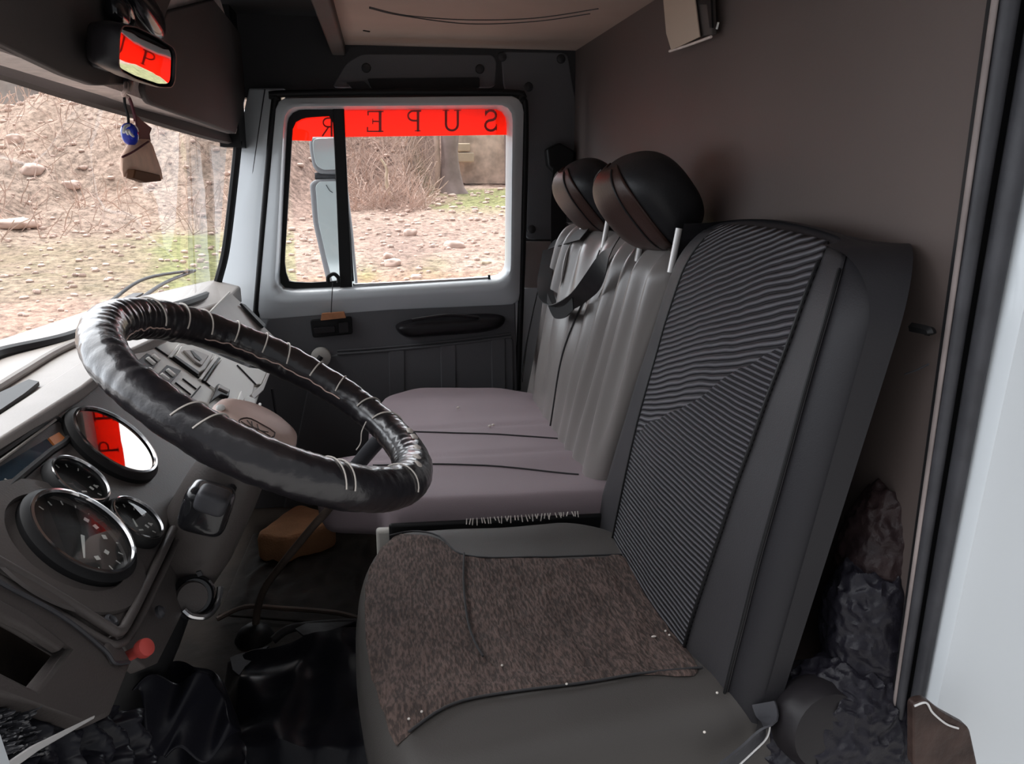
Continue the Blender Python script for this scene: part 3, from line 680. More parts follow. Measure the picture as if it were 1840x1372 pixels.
# headrests (they move with the bench): the near one turned so that its side shows
def headrest(cy, tilt, pts_posts, s=1.0, X=.503, cz=1.202):
    rot = Matrix.Rotation(R(-40), 3, 'Y') @ Matrix.Rotation(R(tilt), 3, 'Z')
    c = Vector((X, cy, cz))
    shape = lambda q: .10*q.z/.1*(0) + (-.10 if q.z < -.05 else 0)*0
    h = obj('headrest', blob(c, .066*s, .135*s, .098*s, rot, e=2.7, nu=48, nv=32, disp=lambda q: .02*max(-1, min(1, q.z/.1))-.03), M['hrside'], bench, angle=80)
    # brown front face panel, proud of the black shell, split by a seam
    n1, n2 = 30, 24; V = []
    sp = lambda x, p: math.copysign(abs(x)**p, x)
    for j in range(n2):
        th = math.pi*(.05+.90*j/(n2-1))
        for i in range(n1):
            ph = math.pi+R(-92+134*i/(n1-1)); e = 2.7
            q = Vector((.0678*s*sp(math.sin(th), 2/e)*sp(math.cos(ph), 2/e), .1365*s*sp(math.sin(th), 2/e)*sp(math.sin(ph), 2/e), .0995*s*sp(math.cos(th), 2/e)))
            q = q*(1+.02*max(-1, min(1, q.z/.1))-.03); V.append(c+rot@q)
    Fc = [(j*n1+i, j*n1+i+1, (j+1)*n1+i+1, (j+1)*n1+i) for j in range(n2-1) for i in range(n1-1)]
    obj('face_panel', (V, Fc), M['hrfront'], h, solid=.003)
    for i in (5, n1-6):
        obj('piping', tube([V[j*n1+i]+Vector((-.003, 0, 0)) for j in range(1, n2-1)], .0022, 6, sm=0), M['hrside'], h)
    for y in pts_posts:
        obj('post', tube([(X+.012, y, cz-.04), (X-.0, y, 1.085)], .0060*s, 12, sm=0), M['steel'], h)
    return h
headrest(1.485, 8, (1.535, 1.345))
headrest(1.96, 8, (2.08, 1.85), .98, X=.52)

# --- passenger seat belt
belt = thing('seat_belt', 'black seat belt hanging from the far pillar and looped loosely across the bench backrest', 'seat belt', P(985, 445, Y=2.35))
bf = lambda px, py, off=.02: P(px, py, n=(1, 0, -.2), k=.405-.2*.60-off)
obj('strap', ribbon([P(1052, 418, X=.50), P(1010, 432, X=.50), P(985, 448, X=.485), P(972, 500, X=.46), P(958, 560, X=.43), P(946, 620, X=.405), P(938, 680, X=.38)], lambda t: (.3, 1, .2), .045, .002), M['black'], belt)
obj('strap_loop', ribbon([P(988, 448, X=.475), P(979, 500, X=.45), P(984, 538, X=.435), P(1003, 552, X=.43), P(1032, 540, X=.43), P(1062, 510, X=.435), P(1092, 455, X=.45), P(1118, 418, X=.485)], lambda t: (-.5+.3*t, .9, .5-1.2*t), .044, .002), M['black'], belt)
obj('strap_fold', ribbon([P(984, 535, X=.425), P(996, 560, X=.42), P(1014, 560, X=.42), P(1030, 545, X=.42)], (0, .3, 1), .028, .003), M['black'], belt)
bg_ = thing('belt_guide', 'black plastic belt guide on the far wall just behind the rear headrest', 'belt guide', P(1005, 275, Y=2.5))
obj('housing', slab(px_poly([(983, 268), (1006, 256), (1034, 272), (1030, 300), (1000, 312), (986, 298)], Y=2.50), (0, .05, 0)), M['black'], bg_, bevel=.006)
obj('dropped_strap', ribbon([P(1008, 300, Y=2.49), P(1004, 360, Y=2.49), P(1004, 440, Y=2.46)], (1, 0, 0), .05, .003), M['black'], bg_)
yc_ = thing('yellow_clip', 'small pale yellow bent clip at the edge of the rear wall above the rear headrest', 'clip', P(1045, 200, Y=2.50))
obj('wire', tube(px_poly([(1052, 177), (1050, 188), (1041, 192), (1046, 200), (1054, 206), (1056, 218)], Y=2.50), .0035, 6), M['amber'], yc_)
obj('white_sleeve', tube(px_poly([(1050, 176), (1053, 190)], Y=2.49), .005, 6, sm=0), M['whiteplastic'], yc_)

# --- card pocket on the rear wall
ph = thing('card_holder', 'beige folded card tucked in a dark bracket high on the rear wall', 'card', P(1235, 40, X=XR))
obj('card', slab(px_poly([(1190, -20), (1246, -20), (1257, 66), (1206, 90), (1197, 60)], X=.585), (.002, 0, 0)), M['paper'], ph, smooth=False)
obj('bracket', slab(px_poly([(1246, -20), (1276, -20), (1279, 62), (1258, 66), (1250, 20)], X=.592), (.01, 0, 0)), M['header'], ph, bevel=.002)
obj('bracket_lip', tube(px_poly([(1203, 92), (1240, 80), (1278, 66)], X=.588), .0025, 6), M['plaster'], ph)
obj('slot', slab(px_poly([(1255, -20), (1276, -20), (1279, 50), (1275, 50), (1270, 8), (1255, 8)], X=.588), (.004, 0, 0)), M['black'], ph, smooth=False)
obj('white_nick', tube(px_poly([(1291, 40), (1288, 52)], X=.60), .002, 5, sm=0), M['whiteplastic'], ph)
dk = thing('wall_hook', 'dark hook behind the near upper corner of the driver backrest', 'hook', P(1665, 600, X=.60))
obj('hook', tube(px_poly([(1640, 588), (1668, 594), (1672, 600)], X=.595), .006, 6), M['black'], dk)
obj('wire', tube(px_poly([(1626, 672), (1648, 664), (1668, 654)], X=.598), .0012, 6), M['seal'], dk)

# --- crumpled dark fleece beside the driver seat
def crum(q): return (.16*N3(q, 8)+.16*(.3-abs(N3(q, 24)))+.12*(.25-abs(N3(q, 60))))
bgd = thing('crumpled_fleece', 'crumpled black fleece jacket stuffed between driver seat and door pillar', 'jacket', P(1560, 1200, Y=.80))
obj('upper_fold', blob(P(1595, 1000, Y=.84), .062, .05, .100, Matrix.Rotation(R(12), 3, 'Y'), e=2.7, nu=140, nv=110, disp=crum), mat('brown_crumpled_fleece', (.032, .019, .019), .45, bump=1.0, bscale=60, col2=(.02, .014, .016), vscale=16), bgd)
obj('middle_fold', blob(P(1565, 1130, Y=.82), .065, .05, .10, e=2.5, nu=140, nv=110, disp=crum), M['bag'], bgd)
obj('lower_heap', blob(P(1520, 1330, Y=.80), .120, .07, .12, nu=200, nv=150, disp=crum), M['bag'], bgd)

# ------------------------------------------------------------------ steering wheel
TL = R(30); WC = Vector((-.163, 1.093, .952)); WU = Vector((math.cos(TL), 0, -math.sin(TL))); WV = Vector((0, 1, 0)); WN = Vector((math.sin(TL), 0, math.cos(TL)))
WR = .2235
def wpt(th, rad=0, ph=0):
    d = WU*math.cos(th)+WV*math.sin(th)
    return WC+d*(WR+rad*math.cos(ph))+WN*rad*math.sin(ph)
def wrad(th):
    d = (math.degrees(th)+360) % 360     # thinner where the wrap has worn off, right hand far side
    base = .0290-.0045*math.exp(-((d-48)/30)**2)-.0028*math.exp(-((d-225)/35)**2)
    return base
wheel = thing('steering_wheel', 'large steering wheel wrapped in worn black leather with white lacing', 'steering wheel', WC)
NT, NP = 420, 28; rs = []
for i in range(NT):
    th = 2*math.pi*i/NT; r0 = wrad(th); ring_ = []
    d = math.degrees(th)
    for j in range(NP):
        ph = 2*math.pi*j/NP
        near = math.exp(-((d-262)/40)**2)+math.exp(-((d-165)/25)**2)
        inner = max(0, -math.cos(ph))
        wr_ = .0016*N3((th*5, math.cos(ph), math.sin(ph)))+.0020*near*inner*math.sin(th*95+4*N3((th*9, ph, 0)))+.0012*N3((th*22, math.cos(ph)*1.5, math.sin(ph)*1.5))
        ring_.append(wpt(th, r0+wr_, ph))
    rs.append(ring_)
rs.append(rs[0])
rim = obj('rim_cover', rings(rs, True, False, False), M['leather'], wheel, angle=80)
def th_at(px, py, rad=0, ph=0):
    return min((2*math.pi*k/720 for k in range(720)), key=lambda t: (Vector(proj(wpt(t, rad, ph)))-Vector((px, py))).length)
vis = math.pi/2  # thread loops go over the top side of the tube
def loop(th, a0, a1, skew=.0, r=.0012, name='stitch'):
    n = 16; pts = []
    for k in range(n+1):
        ph = R(a0+(a1-a0)*k/n); t = th+skew*(k/n-.5)
        pts.append(wpt(t, wrad(t)+.0014, ph))
    return obj(name, tube(pts, r, 6, sm=0), M['thread'], rim)
for px, py, sk in ((262, 575, -.05), (318, 590, .06), (355, 605, -.04), (410, 622, .05), (462, 640, 0), (505, 645, -.1), (567, 672, .02), (612, 690, -.08), (665, 735, .06), (700, 762, .12)):
    loop(th_at(px, py), -10, 170, sk)
for px, py, sk in ((338, 765, .10), (375, 790, .12), (585, 862, -.10), (712, 866, .02), (605, 865, -.06)):
    loop(th_at(px, py), 20, 185, sk, .0010)
for a, b, ph in ((48, 92, 40), (150, 205, 178), (225, 300, 178), (60, 130, 185)):
    n = 60
    obj('lacing', tube([wpt(R(a+(b-a)*k/n), wrad(R(a+(b-a)*k/n))+.0012, R(ph+9*N3((k*.23, a, 1)))) for k in range(n+1)], .0010, 5, sm=0), M['thread'] if ph == 40 else M['hub'], rim)
def surf_at(px, py):
    best = None
    for a in range(-40, 80, 2):
        for b_ in range(0, 360, 8):
            t, p_ = R(a), R(b_); q = wpt(t, wrad(t), p_); nn = (q-wpt(t, 0, 0)).normalized()
            if nn.dot((q-CAM).normalized()) > -.25: continue
            e = (Vector(proj(q))-Vector((px, py))).length
            if best is None or e < best[0]: best = (e, q, nn)
    return best[1], best[2]
for k, (px, py) in enumerate(((738, 771), (745, 783), (749, 803), (747, 820), (752, 834))):
    q, nn = surf_at(px, py); rm = nn.to_track_quat('Z', 'Y').to_matrix()
    obj('torn_patch', blob(q, .0115-.0005*k, .0058, .0022, rm, nu=16, nv=8, disp=lambda v: .3*N3(v, 200)), M['thread'], rim)
obj('dangling_thread', tube([P(658, 757, Y=1.2), P(650, 775, Y=1.2), P(648, 795, Y=1.2), P(640, 808, Y=1.2)], .0009, 5), M['thread'], rim)
# hub pad with engraved emblem
hc = WC-WN*.034+WV*.006
hd = obj('hub_pad', lathe([(.03, -.05), (.058, -.035), (.062, -.012), (.058, -.002), (.044, .004), (.012, .006)], hc, WN, 40), M['hub'], wheel, angle=50)
hd.scale = (1, 1.0, 1)
def hubp(a, b): return hc+WU*a+WV*b+WN*.0075
HK = WN.dot(hc)+.0068
def H(px, py): return P(px, py, n=WN, k=HK)
obj('emblem', join(tube([H(x, y) for x, y in ((429, 756), (438, 751), (451, 752), (472, 763), (494, 777), (486, 787), (466, 784), (447, 778), (436, 766))], .0011, 6, closed=True, sm=2),
    tube([H(433, 757), H(448, 766), H(462, 770), H(486, 784)], .0009, 5, sm=3), tube([H(444, 755), H(452, 764), H(468, 780)], .0009, 5, sm=3),
    tube([H(452, 757), H(456, 768), H(478, 776)], .0008, 5, sm=3), tube([H(441, 769), H(456, 772), H(474, 785)], .0008, 5, sm=3), tube([H(462, 762), H(466, 772), H(482, 776)], .0008, 5, sm=3)), M['hubline'], hd)
obj('torn_white_rag', blob(hc+WU*(-.052)+WV*(-.030)+WN*.001, .006, .008, .004, disp=lambda q: .4*N3(q, 120)), M['whiteplastic'], hd)
for a in (238, 302):
    dd = WU*math.cos(R(a))+WV*math.sin(R(a))
    obj('spoke', tube([hc-WN*.02+dd*.03, hc-WN*.015+dd*.10, WC-WN*.01+dd*.205], .011, 10), M['blackgloss'], wheel)
# column, shroud and stalk
colm = thing('steering_column', 'dark steering column with moulded shroud, stalk block and ignition lock under the wheel', 'steering column', WC-WN*.7)
obj('shaft', tube([hc-WN*.04, hc-WN*.30, hc-WN*.78], .026, 20, sm=0), M['black'], colm)
ax = -WN; c1 = hc-WN*.075
def sec(t, rx, ry, off=0):
    c = hc-WN*t+WV*off
    return [c+WU*rx*math.copysign(abs(math.cos(a))**.7, math.cos(a))+WV*ry*math.copysign(abs(math.sin(a))**.7, math.sin(a)) for a in [2*math.pi*k/40 for k in range(40)]]
sh = obj('shroud', rings([sec(.055, .03, .045), sec(.062, .045, .060), sec(.12, .052, .066), sec(.20, .056, .066), sec(.27, .050, .056), sec(.285, .040, .045)]), M['dash'], colm, angle=50)
obj('shroud_trim', tube(sec(.058, .040, .056), .003, 6, closed=True, sm=0), M['seal'], sh)
obj('stalk_block', blob(P(372, 912, Y=.99), .030, .028, .030, Matrix.Rotation(R(20), 3, 'Y'), e=4.5), M['blackgloss'], colm)
obj('stalk_cap', blob(P(382, 898, Y=.97), .020, .020, .014, Matrix.Rotation(R(25), 3, 'Y'), e=4.5), M['seal'], colm)
obj('stalk', tube([P(395, 905, Y=.99), P(410, 890, Y=1.02), P(422, 860, Y=1.06)], .007, 8), M['black'], colm)
ig = obj('ignition_lock', lathe([(.030, -.045), (.030, -.005), (.026, .0), (.024, -.004), (.0235, -.004)], P(350, 1072, Y=1.02), (.5, -.8, .35), 32), M['blackgloss'], colm, angle=30)
obj('lock_face', lathe([(.022, -.004), (.020, .001), (.004, .002)], P(346, 1073, Y=1.015), (.5, -.8, .35), 24), M['dash'], ig)
obj('lock_ring', tube([P(330, 1095, Y=1.0), P(345, 1106, Y=1.0), P(372, 1106, Y=1.01), P(390, 1085, Y=1.03), P(396, 1055, Y=1.05)], .0045, 8), M['chrome'], ig)
obj('lock_pointer', slab(px_poly([(352, 1028), (360, 1026), (364, 1033), (356, 1036)], Y=1.02), (0, .004, 0)), M['seal'], ig, smooth=False)
obj('lower_boot', rings([[hc-WN*t+WU*r_*math.cos(a)*(1+.06*math.sin(5*a+t*30))+WV*r_*1.1*math.sin(a)+Vector((dx, 0, 0)) for a in [2*math.pi*k/36 for k in range(36)]] for t, r_, dx in ((.30, .04, 0), (.36, .052, .0), (.46, .055, 0), (.56, .050, 0), (.66, .060, 0), (.74, .075, 0))]), M['black'], colm)

# ------------------------------------------------------------------ dashboard
IN = (1, 0, 1); IK = .50; INn = Vector(IN).normalized()
def D(px, py, off=0): return P(px, py, n=IN, k=IK+off*math.sqrt(2))
dash = thing('dashboard', 'dark instrument panel with round gauges and pale grey top running across the cab', 'dashboard', (-.5, 1.4, ZF))
# pale top: from windshield base down to the panel's upper edge
zt_ = .955
toploop = [Vector((-.456, .55, zt_)), Vector((-.454, 1.0, zt_)), Vector((-.456, 1.25, zt_)), Vector((-.454, 1.8, zt_)), Vector((-.415, 2.16, zt_-.02)), Vector((-.42, 2.44, zt_-.02)), Vector((-.50, 2.46, zt_)), Vector((-.56, 2.30, zt_)), Vector((-.66, 2.0, zt_)), Vector((-.73, 1.5, zt_)), Vector((-.73, .55, zt_))]
obj('top_panel', slab(toploop, (0, 0, -.05)), M['dashtop'], dash, smooth=False, bevel=.008)
def topp(px, py, dz=.0): return P(px, py, Z=zt_+dz)
obj('front_lip', slab([topp(-40, 815, .004), topp(0, 788, .004), topp(150, 692, .004), topp(232, 628, .004), topp(300, 596, .004), topp(282, 590, .004), topp(200, 618, .004), topp(140, 652, .004), topp(0, 742, .004), topp(-40, 768, .004)], (0, 0, -.02)), M['dashtop'], dash, bevel=.004)
obj('defroster_slot', slab([topp(-30, 752, .0075), topp(0, 736, .0075), topp(44, 706, .0075), topp(70, 685, .0075), topp(52, 681, .0075), topp(0, 704, .0075), topp(-30, 718, .0075)], (0, 0, -.006)), M['black'], dash, smooth=False)
obj('rear_ridge', tube([topp(-30, 712, .006), topp(40, 668, .006), topp(120, 622, .006), topp(230, 580, .006), topp(330, 552, .006)], .007, 8), M['dashtop'], dash)
obj('corner_cowl', slab([D(366, 570, .012), D(413, 524, .022), D(435, 544, .022), D(475, 587, .018), D(506, 616, .012), D(470, 600, .006), D(420, 590, .006)], -INn*.03), M['dashtop'], dash, bevel=.004)
obj('corner_vent', slab([D(433, 544, .026), D(441, 547, .026), D(478, 583, .022), D(474, 587, .022)], -INn*.006), M['black'], dash, smooth=False)
obj('cowl_edge', tube([D(366, 572, .015), D(412, 525, .025)], .003, 6, sm=0), M['dashmid'], dash)
# instrument face slab (tilted), right edge curving to the column
ip = [D(-140, 880), D(0, 790), D(150, 692), D(232, 628), D(262, 640), D(300, 700), D(350, 800), D(372, 830), D(335, 862), D(312, 905), D(300, 960), D(262, 1040), D(218, 1122), D(200, 1128), D(150, 1100), D(0, 1008), D(-140, 930)]
ins = obj('instrument_panel', slab(rpoly(ip, .012), -INn*.03), M['dash'], dash, bevel=.004)
obj('panel_frame', tube([D(q[0], q[1], .002) for q in ((-60, 978), (0, 1010), (100, 1068), (190, 1124), (212, 1134), (228, 1118), (268, 1040), (312, 950))], .0055, 10), M['dash'], dash)
obj('panel_frame', tube([D(q[0], q[1], -.01) for q in ((-60, 1010), (0, 1040), (100, 1098), (186, 1150), (214, 1156), (240, 1130), (290, 1030), (322, 960))], .0045, 10), M['dash'], dash)
# display recess
dp_ = [D(-60, 860), D(0, 814), D(100, 752), D(124, 786), D(90, 812), D(0, 888), D(-60, 945)]
dis = obj('display_bezel', tube(dp_, .005, 8, closed=True, sm=2), M['black'], dash)
obj('screen', slab([D(-60, 880, .0015), D(0, 838, .0015), D(84, 788, .0015), D(100, 806, .0015), D(0, 882, .0015), D(-60, 930, .0015)], -INn*.004), M['screen'], dis, smooth=False)
obj('amber_lamp', slab([D(88, 786, .003), D(106, 776, .003), D(121, 790, .003), D(102, 803, .003)], -INn*.004), M['amber'], dis, smooth=False)
obj('highlight_edge', tube([D(-40, 855, .004), D(0, 828, .004), D(100, 754, .004)], .0018, 6, sm=0), M['dashtop'], dis)  # pale bead put in as the highlight on the display's upper edge
for sx0, lab in ((0, 0), ):
    obj('screen_line', tube([D(8, 860, .003), D(26, 872, .003)], .0012, 5, sm=0), M['dashmid'], dis)
DU = Vector((1, 0, -1)).normalized(); DV = Vector((0, 1, 0))       # in-plane: down-slope, across
def gauge(px, py, rad, label, deep=.0, mirror=False, needle=None, tilt=(0, 0), marks=()):
    c = D(px-10, py+13, .003); nn = (INn+DV*tilt[0]+DU*tilt[1]).normalized()
    g = obj('gauge', lathe([(rad*1.16, -.012), (rad*1.15, .004), (rad*1.04, .0105), (rad*.99, .0110), (rad*.97, .007), (rad*.97, -.004)], c, nn, 56, False), M['black'], dash, angle=35, label=label)
    obj('chrome_ring', lathe([(rad*1.04, .0100), (rad*1.035, .0125), (rad*.985, .0130), (rad*.965, .0100)], c, nn, 56, False), M['chrome'], g, angle=60)
    obj('dial', lathe([(rad*.97, .0005), (rad*.5, .0006), (.001, .0006)], c, nn, 48), M['dial'], g)
    gl = lathe([(rad*.98, .0090), (rad*.6, .0094), (.001, .0095)], c, nn, 48, True) if not mirror else lathe([(rad*.98, .0090), (.001, .0091)], c, nn, 48, True)
    obj('glass', gl, M['gaugemirror'] if mirror else M['gaugeglass'], g)
    def on(a, b, h=.003): return c+(DU*a+DV*b)*rad+nn*h
    if needle:
        p0, p1 = D(*needle[0], .0075), D(*needle[1], .0075); t = (p1-p0).normalized(); s_ = t.cross(nn)
        obj('needle', slab([p0-s_*rad*.035, p0+s_*rad*.035, p1+s_*rad*.012, p1-s_*rad*.012], nn*.001), M['whiteplastic'], g, smooth=False)
    for k, (a, b, ln, wd, rot) in enumerate(marks):
        p = Vector(on(a, b, .002)); t = (DU*math.cos(rot)+DV*math.sin(rot)); s_ = t.cross(nn)
        obj('mark', slab([p-t*rad*ln-s_*rad*wd, p+t*rad*ln-s_*rad*wd, p+t*rad*ln+s_*rad*wd, p-t*rad*ln+s_*rad*wd], nn*.0006), M['whiteplastic'], g, smooth=False)
    return g, c, nn
tick = lambda a, L=.05, w_=.012, r_=.82: (r_*math.cos(a), r_*math.sin(a), L, w_, a)
big = [tick(R(a), .05, .010) for a in range(-60, 200, 20)]+[(.55*math.cos(R(a)), .55*math.sin(R(a)), .045, .05, R(a)) for a in (-30, 5, 50, 78, 100)]
gauge(152, 951, .062, 'large speedometer with a white needle', needle=((148, 962), (151, 1002)), marks=big)
obj('gauge_surround', lathe([(.100, .0), (.098, .003), (.072, .006), (.070, .0)], D(118, 978, .001), INn, 56, False), M['dash'], dash, angle=40)
gauge(210, 786, .0625, 'large gauge whose glass glares red and white', mirror=True, tilt=(-.010, 0))
sm_marks = [tick(R(a), .07, .02) for a in range(20, 200, 30)]+[(.45, .3, .08, .05, 0), (.35, -.15, .1, .03, 1), (.5, .55, .08, .04, 0)]
gauge(146, 857, .037, 'small gauge with red tinted reflection', mirror=False, marks=sm_marks)
gauge(249, 927, .035, 'small gauge with a white needle', needle=((246, 946), (238, 932)), marks=sm_marks)
obj('panel_screw', lathe([(.008, 0), (.008, .002), (.005, .004), (.003, .002)], D(199, 1116, .002), INn, 16), M['seal'], dash)
obj('panel_screw', lathe([(.004, 0), (.004, .002), (.001, .003)], D(104, 872, .002), INn, 12), M['steel'], dash)
# centre console face with switches, beyond the instruments
cf = [D(232, 628), D(268, 606), D(300, 600), D(400, 640), D(478, 672), D(452, 752), D(420, 790), D(395, 840), D(350, 800), D(300, 705)]
con = obj('centre_panel', slab(rpoly(cf, .01), -INn*.05), M['dashmid'], dash, bevel=.004)
def cpl(pts, h, m, nm, th=.006, par=None, bev=.002):
    return obj(nm, slab([D(x, y, h) for x, y in pts], -INn*th), M[m], par or con, bevel=bev)
cpl([(222, 640), (259, 611), (320, 653), (366, 685), (388, 702), (424, 734), (398, 768), (340, 722), (280, 690)], .006, 'dashmid', 'switch_panel')
obj('panel_gap', tube([D(224, 637, .007), D(259, 611, .007), D(322, 654, .007), D(364, 684, .007), D(387, 701, .007), D(424, 734, .007)], .0024, 6, sm=0), M['black'], con)
for rec, caps in (([(238, 655), (264, 634), (288, 645), (274, 664), (252, 672)], (((266, 640), (280, 652)), ((276, 635), (289, 646)))),
                  ([(276, 680), (300, 655), (326, 665), (302, 694)], (((291, 669), (306, 681)), ((302, 661), (316, 673))))):
    rc = cpl(rec, .009, 'black', 'switch_recess', .004, None, .001)
    for (x0, y0), (x1, y1) in caps:
        a_, b_ = D(x0, y0, .014), D(x1, y1, .014); q_ = (a_-b_).cross(INn).normalized()*.0045
        obj('rocker_switch', slab([a_-q_, a_+q_, b_+q_, b_-q_], -INn*.008), M['whiteplastic'], rc, bevel=.002)
obj('rocker_switch', blob(D(262, 668, .010), .012, .008, .008, e=3), M['dashmid'], con)
for a_, b_ in (((315, 687), (343, 709)), ((328, 680), (353, 699)), ((338, 720), (360, 694)), ((304, 693), (338, 720))):
    obj('button_groove', tube([D(*a_, .0075), D(*b_, .0075)], .0016, 6, sm=0), M['black'], con)
v1 = cpl([(314, 641), (326, 621), (348, 622), (384, 636), (370, 662), (357, 670)], .012, 'dashmid', 'vent_housing', .014)
cpl([(312, 640), (316, 638), (358, 667), (357, 673)], .013, 'black', 'vent_shadow_gap', .010, v1, .001)
cpl([(330, 628), (348, 626), (376, 638), (364, 656), (352, 650)], .017, 'dashtop', 'vent_flap', .005, v1)
cpl([(343, 629), (347, 630), (363, 645), (360, 648), (350, 641)], .0185, 'black', 'flap_slot', .002, v1, .0005)
cpl([(303, 639), (322, 617), (328, 619), (309, 642)], .010, 'whiteplastic', 'panel_strip', .006, None, .001)
cpl([(358, 679), (387, 638), (393, 641), (363, 682)], .010, 'whiteplastic', 'panel_strip', .006, None, .001)
cpl([(365, 683), (394, 641), (397, 643), (369, 685)], .011, 'black', 'panel_slot', .006, None, .001)
gb = cpl([(370, 685), (399, 643), (426, 657), (458, 689), (454, 708), (422, 732), (387, 702)], .009, 'dashmid', 'glove_box_lid', .01)
obj('lid_gap', tube([D(426, 656, .010), D(460, 691, .010)], .0022, 6, sm=0), M['black'], con)
obj('lid_gap', tube([D(399, 711, .011), D(424, 734, .011)], .0018, 6, sm=0), M['black'], con)
cpl([(430, 657), (482, 664), (470, 690), (461, 690)], .007, 'dashmid', 'end_panel', .01)
cpl([(390, 700), (393, 688), (414, 700), (412, 712), (398, 708), (380, 720)], .018, 'black', 'lid_latch', .010, gb)
cpl([(395, 690), (413, 699), (411, 704), (394, 696)], .022, 'dashtop', 'latch_lever', .006, gb, .001)
cpl([(422, 734), (434, 701), (438, 716), (436, 737)], .015, 'whiteplastic', 'side_clip', .008, None, .001)
cpl([(438, 716), (446, 710), (460, 716), (458, 740), (444, 740)], .013, 'dashmid', 'side_tab', .012)
cpl([(452, 708), (472, 688), (482, 666), (486, 668), (474, 700), (457, 716)], .010, 'dashtop', 'light_edge', .008, None, .001)
obj('small_lever', tube([D(467, 726, .01), D(464, 738, .01), D(460, 745, .01)], .0035, 8), M['whiteplastic'], con)
obj('side_rod', tube([P(489, 698, Y=2.2), P(493, 725, Y=2.2), P(499, 763, Y=2.2)], .0035, 8), M['seal'], con)
# dash end and underside bulk
obj('under_panel', slab([(-.32, .84, .82), (-.33, 2.40, .80), (-.42, 2.40, .52), (-.45, .84, .52)], (-.12, 0, 0)), M['darktrim'], dash, bevel=.02)
# lower left: lower dash with pocket
LN = (1, 0, .35); LNn = Vector(LN).normalized(); LK = -.295+.35*.78
def L(px, py, off=0): return P(px, py, n=LN, k=LK+off)
low = [(-200, 930), (0, 1062), (120, 1122), (196, 1168), (212, 1190), (232, 1186), (250, 1215), (200, 1290), (166, 1298), (60, 1262), (-200, 1200)]
hole = [(-200, 1040), (0, 1096), (60, 1128), (112, 1162), (60, 1234), (0, 1200), (-200, 1120)]
# split around the pocket opening
obj('lower_panel', join(slab([L(*p) for p in [(-200, 910), (0, 1036), (120, 1112), (200, 1160), (214, 1190), (124, 1164), (60, 1126), (0, 1092), (-200, 1000)]], -LNn*.02),
    slab([L(*p) for p in [(124, 1164), (214, 1190), (238, 1188), (200, 1284), (166, 1300), (66, 1238)]], -LNn*.02),
    slab([L(*p) for p in [(-200, 1120), (0, 1205), (66, 1238), (166, 1300), (60, 1262), (0, 1246), (-200, 1180)]], -LNn*.02)), M['dash'], dash, bevel=.004)
obj('pocket_lip', slab([L(-100, 1040, .004), L(0, 1074, .004), L(60, 1108, .004), L(122, 1156, .004), L(110, 1168, .004), L(50, 1128, .004), L(0, 1104, .004), L(-100, 1070, .004)], -LNn*.01), M['dash'], dash, bevel=.003)
obj('pocket', slab([L(-200, 980, -.05), L(0, 1080, -.05), L(130, 1150, -.05), L(80, 1250, -.05), L(-200, 1180, -.05)], -LNn*.01), M['floor'], dash)
obj('panel_edge_highlight', tube([L(-60, 1004, .004), L(0, 1046, .004), L(110, 1106, .004), L(186, 1166, .004), L(206, 1190, .004), L(232, 1189, .004)], .0022, 6), M['seal'], dash)
obj('lower_corner', slab([L(190, 1160, .004), L(206, 1140, .0), L(226, 1168, .004), L(236, 1188, .006), L(208, 1190, .006)], -LNn*.03), M['dash'], dash, bevel=.003)
# column side panel between instrument edge and column (down to the red knob)
obj('knee_panel', slab([P(x, y, n=(1, 0, .35), k=LK-.02) for x, y in ((200, 1130), (262, 1040), (320, 930), (350, 990), (330, 1100), (285, 1190), (262, 1200), (232, 1175))], -LNn*.02), M['dash'], dash, bevel=.003)
kb = obj('red_knob', lathe([(.006, -.03), (.006, .0), (.0095, .002), (.0105, .006), (.0095, .012), (.004, .014)], L(251, 1168, .012), (.75, -.35, .5), 28), M['red'], dash, label='red push knob')
obj('small_bolt', lathe([(.008, 0), (.008, .004), (.004, .008)], P(284, 1100, n=LN, k=LK-.01), LN, 12), M['seal'], dash)

# shiny gathered plastic cover under the dash at the lower left
gc = thing('gathered_plastic_cover', 'shiny black gathered plastic cover below the lower dash corner at bottom left', 'cover', L(60, 1330))
def gf(u, v):
    p = L(-80+330*u+20*v, 1236+40*u*(1-v)+v*190, -.03)
    return p+LNn*(.014*math.sin(u*46+3*N3((u*7, v*3, 0)))*(.4+.6*v)+.010*N3((u*16, v*4, 2))+.0025*N3((u*50, v*18, 4)))
obj('gathered_sheet', grid(gf, 120, 60), M['vinyl'], gc, solid=.002)
obj('clear_wrap', grid(lambda u, v: gf(.05+.32*u, .08+.6*v)+LNn*(.006+.012*N3((u*22, v*22, 7))), 60, 60), mat('clear_crumpled_wrap', (.03, .03, .035), .12, bump=.6, bscale=120, coat=1), gc, solid=.001)
obj('pale_strip', slab([L(10, 1372, .01), L(60, 1338, .012), L(172, 1284, .012), L(170, 1290, .012), L(70, 1348, .012), L(20, 1384, .01)], -LNn*.004), M['steel'], gc, bevel=.001)
obj('white_corner', slab([L(-40, 1330, .012), L(0, 1318, .012), L(22, 1384, .012), L(-40, 1400, .012)], -LNn*.004), M['white'], gc, smooth=False)

